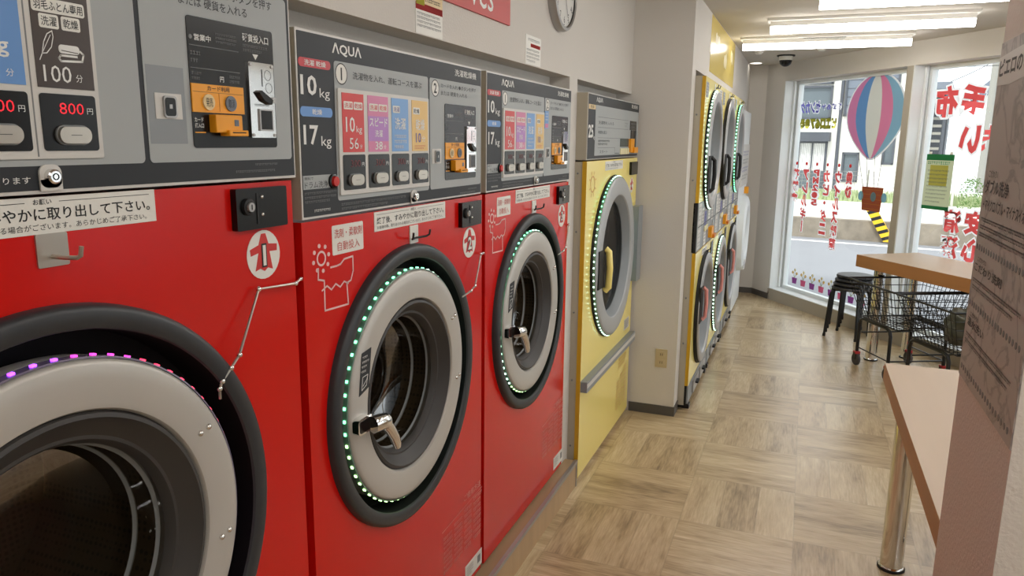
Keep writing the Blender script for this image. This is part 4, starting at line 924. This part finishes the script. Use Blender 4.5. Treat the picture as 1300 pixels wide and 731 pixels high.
# ------------------------------------------------------------------ tables
t = thing('counter_table', 'near wooden counter table behind the column, on a chrome leg', 'table', (1.65, 2.6, 0), 'wooden counter tables')
b = MB(F0); b.box(1.386, 1.93, 1.80, 3.42, .748, .822, M_woode); b.box(1.3865, 1.9295, 1.8005, 3.4195, .8215, .823, M_woodt); b.build('tabletop', t, bevel=.0015)
def leg(x, y, z1, t):
    b = MB(F0); b.lathe([(.05, 0), (.05, .012), (.047, .016), (.044, .017), (.044, z1)], x, y, M_chrome, 32); b.lathe([(.053, 0), (.053, .008), (.05, .012)], x, y, M_mblack, 32); b.build('leg', t)
for x, y in ((1.472, 3.22), (1.83, 3.22), (1.472, 1.95), (1.83, 1.95)): leg(x, y, .748, t)
t = thing('counter_table', 'far wooden counter table standing in front of the window', 'table', FW(2.9, 0, .4), 'wooden counter tables')
b = MB(FW); b.box(2.24, 3.7, .765, .86, .10, .69, M_woode); b.box(2.2405, 3.6995, .8595, .861, .1005, .6895, M_woodt); b.build('tabletop', t, bevel=.0015)
for a, n in ((2.35, .545), (2.36, .21), (3.5, .545), (3.5, .21)):
    x, y, _ = FW(a, 0, n); leg(x, y, .765, t)

# ------------------------------------------------------------------ stools
def stool(i, x, y, dz, label):
    t = thing('stool', label, 'stool', (x, y, dz), 'stacked black stools')
    b = MB(F0); b.lathe([(0.001, .47), (.13, .47), (.155, .465), (.162, .452), (.158, .442), (.14, .438), (0.001, .438)], 0, 0, M_seat, 32); b.v = [(p[0]+x, p[1]+y, p[2]+dz) for p in b.v]; b.build('seat', t)
    for k in range(4):
        a = .35+PI/2*k+.0*i; c, s = math.cos(a), math.sin(a)
        P = [(x+r*c, y+r*s, z+dz) for r, z in ((.05, .432), (.13, .432), (.155, .424), (.17, .405), (.176, .38), (.20, .02))]
        b = MB(F0); b.tube(P, .0115, M_blackm, 8, raw=True); lg = b.build('leg', t)
        b = MB(F0); b.tube([(x+.1995*c, y+.1995*s, dz+.025), (x+.2015*c, y+.2015*s, dz)], .0135, M_mblack, 8, raw=True); b.build('foot_cap', lg)
for i in range(4):
    stool(i, 1.47+.012*i, 7.33+.018*i, .034*i, ('bottom stool of the black stool stack by the window', 'second stool from the bottom of the black stack by the window', 'third stool from the bottom of the black stack by the window', 'topmost stool of the black stack by the window')[i])

# ------------------------------------------------------------------ laundry carts
CA = Vector((.45, -.893, 0)).normalized(); CW = Vector((.893, .45, 0)).normalized()
def cart(A, label, L=.61, Wd=.64, zt=.70, zb=.41):
    A = Vector(A); t = thing('laundry_cart', label, 'cart', tuple(A+CA*.3+CW*.2), 'black wire laundry carts')
    def P(s, q, z): v = A+CA*s+CW*q; return (v.x, v.y, z)
    b = MB(F0); T = [(0, 0), (L, 0), (L, Wd), (0, Wd)]; Bt = [(.09, .09), (L-.05, .09), (L-.05, Wd-.09), (.09, Wd-.09)]
    b.tube([P(*q, zt) for q in T+[T[0]]], .008, M_blackm, 8, raw=True); b.tube([P(*q, zb) for q in Bt+[Bt[0]]], .006, M_blackm, 6, raw=True)
    b.build('rim', t)
    b = MB(F0)
    def lerp(a, c, f): return (a[0]+(c[0]-a[0])*f, a[1]+(c[1]-a[1])*f)
    for f in (.2, .4, .6, .8):
        q = [lerp(T[i], Bt[i], f) for i in range(4)]; z = zt+(zb-zt)*f; b.tube([P(*v, z) for v in q+[q[0]]], .003, M_blackm, 5, raw=True)
    for i in range(4):
        n = 13 if i % 2 == 0 else 9
        for k in range(n+1):
            f = k/n; a = lerp(T[i], T[(i+1) % 4], f); c = lerp(Bt[i], Bt[(i+1) % 4], f); b.tube([P(*a, zt), P(*c, zb)], .0025, M_blackm, 5, raw=True)
    for k in range(1, 9): b.tube([P(.09, .09+(Wd-.18)*k/9, zb), P(L-.05, .09+(Wd-.18)*k/9, zb)], .0025, M_blackm, 5, raw=True)
    for k in range(1, 12): b.tube([P(.09+(L-.14)*k/12, .09, zb), P(.09+(L-.14)*k/12, Wd-.09, zb)], .0025, M_blackm, 5, raw=True)
    b.build('wire_basket', t)
    for q in (.1, Wd-.1):
        b = MB(F0); z = zb-.02
        b.tube([P(.06, q, .1), P(.062, q, z-.05), P(.075, q, z-.015), P(.11, q, z), P(L-.19, q, z), P(L-.15, q, z-.015), P(L-.135, q, z-.05), P(L-.13, q, .1)], .013, M_blackm, 10, raw=True); b.tube([P(.062, q, .15), P(L-.13, q, .15)], .005, M_blackm, 6, raw=True); b.build('side_frame', t)
        for s in (.06, L-.13):
            b = MB(F0); v = A+CA*s+CW*q
            Fq = lambda u, vv, w: tuple(Vector((v.x, v.y, 0))+CA*u+CW*w+Vector((0, 0, vv)))
            c = MB(Fq); c.lathe([(.001, -.012), (.045, -.012), (.05, -.007), (.05, .007), (.045, .012), (.001, .012)], 0, .05, M_tyre, 20); w = c.build('caster', t)
            c = MB(Fq); c.box(-.018, .018, .05, .105, -.02, -.014, M_blackm); c.box(-.018, .018, .05, .105, .014, .02, M_blackm); c.box(-.02, .02, .095, .115, -.02, .02, M_credp); c.build('caster_bracket', w)
    b = MB(F0); b.tube([P(L-.13, .1, .15), P(L-.13, Wd-.1, .15)], .006, M_blackm, 6, raw=True); b.build('cross_bar', t); b = MB(F0); b.tube([P(.1, .1, .28), P(.1, Wd-.1, .28)], .006, M_blackm, 6, raw=True); b.build('cross_bar', t)
cart((1.385, 6.375, 0), 'empty black wire laundry cart beside the stool stack')
A2 = Vector((1.675, 5.795, 0))
cart(A2, 'black wire laundry cart holding a dark bag, behind the near table')
# dark bag in the second cart
def bag():
    bm = bmesh.new(); bmesh.ops.create_icosphere(bm, subdivisions=4, radius=1.)
    R = random.Random(4); ph = [R.random()*6 for _ in range(9)]
    c = A2+CA*.38+CW*.27
    V = []
    for v in bm.verts:
        p = v.co.copy(); k = 1+.09*math.sin(4*p.x+ph[0])*math.sin(5*p.y+ph[1])+.06*math.sin(9*p.z+ph[2]+3*p.x)+.05*math.sin(11*p.y+ph[3]+4*p.z)+.03*math.sin(17*p.x+ph[4])
        p *= k; zz = max(p.z, -.72)
        q = c+CA*(p.x*.155)+CW*(p.y*.108)+Vector((0, 0, .535+zz*.145)); V.append(tuple(q))
    b = MB(F0); b.add(V, [tuple(x.index for x in f.verts) for f in bm.faces], M_olive, raw=True); bm.free()
    tag(b.build('laundry_bag', sharp=80), 'crumpled dark olive bag lying in the wire cart', 'bag')
bag()

# ------------------------------------------------------------------ window lettering and stickers
DW = -.164                                              # just inside the glass
def vertical(s, t0, t1, v1, v0, m, mo, fat=.05, out=.03):
    """mirrored column of characters, top to bottom, with a pale outline"""
    b = MB(FW); n = len(s); h = (v1-v0)/n; g = h*.06
    for i, ch in enumerate(s):
        a, c = v1-h*i-g, v1-h*(i+1)+g
        for w, mm, ff, e in ((DW, m, fat, 0.), (DW-.0025, mo, fat, out)):
            if ch == 'ー':
                x = (t0+t1)/2; d = (t1-t0)*.09+e*.3; b.add([(x-d, c-e*.2, w), (x+d, c-e*.2, w), (x+d, a+e*.2, w), (x-d, a+e*.2, w)], [(0, 1, 2, 3)], mm)
            elif ch == '・': b.add([((t0+t1)/2+.018*math.cos(q*PI/5)*(1+e*8), (a+c)/2+.018*math.sin(q*PI/5)*(1+e*8), w) for q in range(10)], [tuple(range(10))], mm)
            else:
                E = e*(t1-t0)*.7
                if e: fat_text(b, ch, t0, t1, c, a, w, mm, e)
                else: b.text(ch, t0, t1, c, a, w, mm, fat, True)
    return b
def fat_text(b, ch, t0, t1, v0, v1, w, m, e, mirror=True):
    """the same glyph box, strokes widened for an outline"""
    vs, fs, bb = glyphs(ch, .05); su = (t1-t0)/(bb[1]-bb[0]); sv = (v1-v0)/(bb[3]-bb[2])
    vs2, fs2, bb2 = glyphs(ch, .05+e*2.2)
    f = (lambda x: t1-(x-bb[0])*su) if mirror else (lambda x: t0+(x-bb[0])*su)
    b.add([(f(x), v0+(y-bb[2])*sv, w) for x, y in vs2], fs2, m)
cols = [('花粉症', .02, .135, 1.475, 1.085, 'leftmost'), ('アレルギー', .20, .30, 1.475, .79, 'second from left'), ('PM2.5', .375, .475, 1.475, 1.09, 'third from left'), ('カビ・ダニ', .545, .65, 1.475, .80, 'fourth from left'), ('ウィルス除菌', .725, .825, 1.475, .665, 'fifth from left'), ('黄砂', .895, .99, 1.475, 1.20, 'rightmost')]
for s, a, c, v1, v0, L in cols:
    b = vertical(s, a+.03, c+.03, v1, v0, M_letred, M_fwhite)
    b.disc((a+c)/2+.03, 1.525, .018, DW-.0005, DW, M_letred, 16)
    tag(b.build('window_lettering'), 'pink-red mirrored column reading %s, %s of six on the left pane' % (s, L), 'window lettering', 'red letter columns on the left pane')
def horiz(s, t0, t1, v0, v1, m, mo, out=.03, fat=.05):
    b = MB(FW); n = len(s); wd = (t1-t0)/n
    for i, ch in enumerate(s):
        x1 = t1-wd*i-wd*.05; x0 = t1-wd*(i+1)+wd*.05
        fat_text(b, ch, x0, x1, v0, v1, DW-.0025, mo, out); b.text(ch, x0, x1, v0, v1, DW, m, fat, True)
    return b
b = horiz('株式会社', .44, .76, 2.075, 2.135, M_letpurf, M_fwhite); b2 = horiz('センカク', .09, .43, 2.05, 2.17, M_letpurf, M_fwhite)
for p_, f_, m_ in ((b2.v, b2.f, b2.mi),):
    base_ = len(b.v); b.v += p_; b.f += [tuple(base_+i for i in q) for q in f_]; b.mi += m_
tag(b.build('window_lettering'), 'purple mirrored company name at the top left of the window', 'window lettering')
tag(horiz('ピエロ678号', .10, .70, 1.89, 1.99, M_letyel, film('film_dark_green', (96, 104, 60)), .022, .07).build('window_lettering'), 'yellow mirrored shop name lettering with dark outline on the left pane', 'window lettering')
for s, a, c, v0, v1, L in (('毛布', 1.945, 2.46, 1.96, 2.215, 'red mirrored lettering for blankets, top of the right pane'), ('丸洗い', 2.235, 2.90, 1.67, 1.89, 'red mirrored lettering for washing, second line on the right pane')):
    tag(horiz(s, a, c, v0, v1, M_letred, M_fwhite).build('window_lettering'), L, 'window lettering')
tag(vertical('清潔', 2.185, 2.365, 1.225, .80, M_letred, M_fwhite).build('window_lettering'), 'red mirrored column reading 清潔 low on the right pane, beside the hanging poster', 'window lettering')
tag(vertical('安心', 2.40, 2.58, 1.235, .80, M_letred, M_fwhite).build('window_lettering'), 'red mirrored column reading 安心 low on the right pane, nearest the column', 'window lettering')
# balloon sticker
t = thing('balloon_sticker', 'striped hot-air balloon sticker with a brown basket on the left pane', 'sticker', FW(1.25, 1.1, DW))
N = 40; cu, zc = 1.235, 2.01
def bal(a):
    c, s = math.cos(a), math.sin(a); x = .375*c; z = .365*s
    if s < 0: x *= 1+.38*s*(-s)*0 - .45*(s*s); z *= 1.12
    return x, z
out = [(cu+x+ .0, zc+z) for x, z in (bal(2*PI*i/N) for i in range(N))]
b = MB(FW); b.prism([(cu+(x-cu)*1.05, zc+(z-zc)*1.04) for x, z in out], DW-.003, DW-.002, M_fwhite); b.build('outline', t)
edges = [-1, -.68, -.3, .22, .62, 1]
for k in range(5):
    b = MB(FW); P1 = []; P2 = []
    for i in range(21):
        a = PI/2-PI*i/20; x, z = bal(a); P1.append((cu+x*edges[k], zc+z)); P2.append((cu+x*edges[k+1], zc+z))
    b.add([(*p, DW) for p in P1]+[(*p, DW) for p in P2], [(i, i+1, 22+i, 21+i) for i in range(20)], M_bal[k]); lab(b.build('stripe', t), M_bal[k].name.replace('balloon_', '')+' stripe')
b = MB(FW)
for x0, x1 in ((-.16, -.10), (.16, .10), (-.05, -.04), (.06, .05)): b.stroke([(cu+x0, 1.63), (cu+.04+x1, 1.345)], .008, DW, M_pgrey)
b.build('ropes', t)
b = MB(FW); b.prism([(1.165, 1.34), (1.455, 1.34), (1.435, 1.115), (1.19, 1.115)], DW-.001, DW, M_brick)
for i in range(5): b.stroke([(1.17+.004*i, 1.315-.045*i), (1.45-.004*i, 1.315-.045*i)], .004, DW+.0006, M_ochre)
b.build('basket', t)
for x in (1.16, 1.33, 1.47):
    b = MB(FW); b.disc(x, 1.25, .036, DW, DW+.0012, M_bag, 18, 1.25); b.build('sandbag', t)
# flower pot stickers
for i in range(8):
    a = .2+i*.155; b = MB(FW); z = .215-.004*i
    b.prism([(a, z), (a+.07, z), (a+.08, z+.065), (a-.01, z+.065)], DW-.001, DW, M_fpur if i % 2 == 0 else M_fpink)
    for dx, dz, mm in ((.0, .12, M_cyel), (.035, .15, M_cream), (.07, .115, M_cyel)): b.stroke([(a+.035, z+.065), (a+dx, z+dz)], .006, DW, M_hedge); b.disc(a+dx, z+dz, .017, DW-.001, DW+.0004, mm, 10)
    tag(b.build('flower_sticker'), 'small flower pot sticker low on the left pane, one of a row', 'sticker', 'flower pot stickers along the sill')
# poster hanging in the right pane
t = MB(FW); a, c, z0, z1 = 1.945, 2.235, 1.20, 1.66; w0 = -.150
t.box(a, c, z0, z1, w0-.002, w0, M_postergrey); t.box(a, c, z1-.05, z1, w0, w0+.0008, M_green); t.box(a, c, z0, z0+.03, w0, w0+.0008, M_green); t.box(a+.05, c-.05, z0+.2, z1-.09, w0, w0+.0006, M_posteryel)
t.small(a+.02, c-.02, z1-.085, z1-.055, 1, w0+.001, M_green, 180, .8); t.small(a+.03, c-.03, z0+.05, z1-.12, 9, w0+.0012, M_pgrey, 181, .35)
for xx in (a+.02, c-.05): t.box(xx, xx+.03, z1, z1+.02, w0-.002, w0, M_white)
tag(t.build('window_poster'), 'green-edged paper poster hanging inside the right pane', 'poster')

# ------------------------------------------------------------------ street outside
struct(MB(FO).box(-16, 16, -.25, -.1, -.6, 6.8, M_road).build('road'))
struct(MB(F0).prism([(-6, 9.25), (.55, 9.25), (.95, 8.95), (3.3, 5.65), (3.3, -4), (12, -4), (12, 15.), (-6, 15.)], -.2, -.101, M_road).build('pavement'))
b = MB(FO); b.box(-16, 16, -.1, -.098, -.02, .14, M_line); struct(b.build('road_line'))
struct(MB(FO).box(-16, 16, -.2, .29, -.75, -.5, M_concrete).build('retaining_wall'))
struct(MB(FO).box(-16, 16, -.2, .285, -12, -.75, M_lot).build('parking_lot'))
# mesh fence and grass strip behind the lot
def grass(name, u0, u1, w0, w1, z0, h, n, seed, m):
    R = random.Random(seed); b = MB(FO)
    for _ in range(n):
        u, w = R.uniform(u0, u1), R.uniform(w0, w1); hh = h*R.uniform(.5, 1.1); dx = R.uniform(-.08, .08); wd = R.uniform(.015, .04)
        b.add([(u-wd, z0, w), (u+wd, z0, w), (u+dx, z0+hh, w+R.uniform(-.05, .05))], [(0, 1, 2)], m)
    return b.build(name)
g = grass('grass', -4, 5, -6.6, -5.8, .28, .3, 2600, 5, M_hedge); tag(g, 'tall green grass strip beyond the parking lot', 'grass'); g['kind'] = 'stuff'
def shrub(u, w, r, h, label, seed):
    R = random.Random(seed); b = MB(FO)
    for _ in range(420):
        a = R.random()*2*PI; q = r*math.sqrt(R.random()); z = .28+h*R.random(); q *= 1-.5*((z-.28)/h)**2; s = R.uniform(.03, .06)
        c = (u+q*math.cos(a), z, w+q*math.sin(a)); d1 = [R.uniform(-s, s) for _ in range(6)]
        b.add([c, (c[0]+d1[0], c[1]+d1[1], c[2]+d1[2]), (c[0]+d1[3], c[1]+d1[4], c[2]+d1[5])], [(0, 1, 2)], M_hedged)
    tag(b.build('shrub'), label, 'shrub', 'shrubs across the street')
shrub(2.3, -5.4, .32, .85, 'leafy green shrub across the street, left of the pale post', 11); shrub(3.0, -5.4, .3, .7, 'leafy green shrub across the street, right of the pale post', 12)
f = thing('mesh_fence', 'low grey mesh fence along the back of the parking lot', 'fence', FO(0, .28, -6.9))
b = MB(FO)
for i in range(41): b.tube([(-4+.225*i, .28, -6.9), (-4+.225*i, 1.02, -6.9)], .004, M_pole, 4)
for i in range(8): b.tube([(-4, .32+.1*i, -6.9), (5, .32+.1*i, -6.9)], .004, M_pole, 4)
b.build('mesh', f)
for u in (-3.9, -2.4, -.9, .6, 2.1, 3.6):
    b = MB(FO); b.tube([(u, .28, -6.92), (u, 1.08, -6.92)], .022, M_pole, 8); b.build('post', f)
# house
h = thing('house', 'white rendered house with grey window bays across the street', 'house', FO(-.5, .28, -11))
D = -10.
b = MB(FO); b.box(-5, .98, .28, 7.5, D-6, D, M_bwall); b.build('wall', h)
def hwin(u0, u1, v0, v1, kind):
    b = MB(FO); fr = .06
    b.box(u0, u1, v0, v0+fr, D, D+.1, M_bgrey2); b.box(u0, u1, v1-fr, v1, D, D+.1, M_bgrey2); b.box(u0, u0+fr, v0, v1, D, D+.1, M_bgrey2); b.box(u1-fr, u1, v0, v1, D, D+.1, M_bgrey2)
    if kind == 'curtain': b.box((u0+u1)/2-.02, (u0+u1)/2+.02, v0, v1, D, D+.08, M_bgrey2)
    o = b.build('window', h); b = MB(FO)
    if kind == 'curtain':
        b.box(u0+fr, u1-fr, v0+fr, v1-fr, D+.005, D+.02, M_bglass)
        for k in range(14): x = u0+fr+(u1-u0-2*fr)*k/14; b.box(x, x+(u1-u0-2*fr)/14*.8, v0+fr+.5, v1-fr, D+.02, D+.03+.012*(k % 2), M_curtain)
    elif kind == 'shutter':
        b.box(u0+fr, u1-fr, v0+fr, v1-fr, D+.005, D+.05, M_bgrey)
        for k in range(10): z = v0+fr+(v1-v0-2*fr)*k/10; b.box(u0+fr, u1-fr, z, z+.02, D+.05, D+.06, M_bgrey2)
    else: b.box(u0+fr, u1-fr, v0+fr, v1-fr, D+.005, D+.02, M_bglass)
    b.build('pane', o)
hwin(-1.82, -.95, .35, 1.82, 'curtain'); hwin(-2.0, -.93, 2.5, 3.5, 'plain'); hwin(-2.0, -.93, 3.55, 5.2, 'shutter'); hwin(-.58, .9, 2.58, 5.2, 'shutter'); hwin(.6, .93, 1.15, 2.12, 'plain'); hwin(-.5, -.02, .6, 1.5, 'plain')
b = MB(FO); b.box(-1.9, -.88, 1.82, 2.1, D, D+.35, M_bgrey2); b.build('canopy', h)
b = MB(FO); b.tube([(-.66, .28, D+.06), (-.66, 7, D+.06)], .05, M_bgrey2, 8); b.build('downpipe', h)
# stair block
h = thing('stair_block', 'grey outdoor staircase block beside the white house', 'building', FO(1.55, .28, -12))
b = MB(FO); b.box(1.35, 2.15, .28, 3.5, -14.5, -12.4, M_bgrey2); b.box(1.3, 2.2, 3.4, 3.6, -14.6, -11.0, M_bgrey); b.build('wall', h)
for k in range(11):
    b = MB(FO); b.box(1.4, 2.02, .45+.23*k, .53+.23*k, -11.2-.09*k, -10.95-.09*k, M_pole); b.build('step', h)
b = MB(FO); b.tube([(2.1, .28, -11), (2.1, 3.4, -11)], .04, M_bgrey2, 8); b.tube([(1.37, .28, -11), (1.37, 3.4, -11)], .04, M_bgrey2, 8); b.build('post', h)
# far pale house on the right
h = thing('house', 'pale low house far behind the shrubs', 'house', FO(5, .28, -24))
b = MB(FO); b.box(3.0, 10, .28, 3.9, -30, -24, M_bwall); b.build('wall', h)
b = MB(FO); b.prism([(2.6, 3.9), (10.4, 3.9), (9.2, 5.0), (3.8, 5.0)], -30.3, -23.6, M_bgrey); b.build('roof', h)
for u in (4.2, 5.6, 7.2):
    b = MB(FO); b.box(u, u+.8, 1.6, 2.9, -24, -23.9, M_bgrey2); o = b.build('window', h); b = MB(FO); b.box(u+.06, u+.74, 1.66, 2.84, -23.95, -23.88, M_bglass); b.build('pane', o)
# pole and wires
t = thing('utility_pole', 'grey utility pole beyond the houses', 'utility pole', FO(3.35, -.1, -20))
b = MB(FO); b.tube([(3.35, -.1, -20), (3.35, 9, -20)], .14, M_pole, 12, r1=.1); b.build('shaft', t)
b = MB(FO); b.box(2.8, 3.9, 6.3, 6.38, -20.1, -20, M_pole); b.box(2.9, 3.8, 6.9, 6.98, -20.1, -20, M_pole); b.build('crossarm', t)
b = MB(FO); b.tube([(3.75, 5.6, -19.8), (3.75, 6.2, -19.8)], .16, M_pole, 12); b.build('transformer', t)
for i, (z0, z1, u0, u1, L) in enumerate(((4.2, 4.5, 1.2, 9, 'lowest dark wire across the sky in the right pane'), (4.9, 4.75, 1., 9, 'middle dark wire across the sky in the right pane'), (3.9, 5.3, 1.9, 4.2, 'dark wire rising steeply across the sky in the right pane'))):
    b = MB(FO); b.tube([(u0+(u1-u0)*k/10, z0+(z1-z0)*k/10-.12*math.sin(PI*k/10), -13.-1.5*i) for k in range(11)], .012, M_wire, 5); tag(b.build('overhead_wire'), L, 'wire', 'overhead wires')
b = MB(FO); b.tube([(2.62, .285, -5.6), (2.62, 1.5, -5.6)], .03, M_hedge if False else M_lgrey, 8); tag(b.build('marker_post'), 'slim pale post between the shrubs across the street', 'post')
# striped guard on the retaining wall
t = thing('road_marker', 'yellow and black striped guard leaning on the retaining wall', 'road marker', FO(1.6, -.1, -.3))
b = MB(FO); P = lambda f, s: (1.38+.36*f+s*.1, .53-.6*f)
b.prism([P(0, -1), P(0, 1), P(1, 1), P(1, -1)], -.4, -.33, M_guardy); b.build('board', t)
b = MB(FO)
for k in range(5):
    f = .08+.2*k; b.prism([P(f, -1), P(f+.09, -1), P(f-.01, 1), P(f-.1+.0, 1)], -.33, -.328, M_pblack)
b.build('stripes', t)
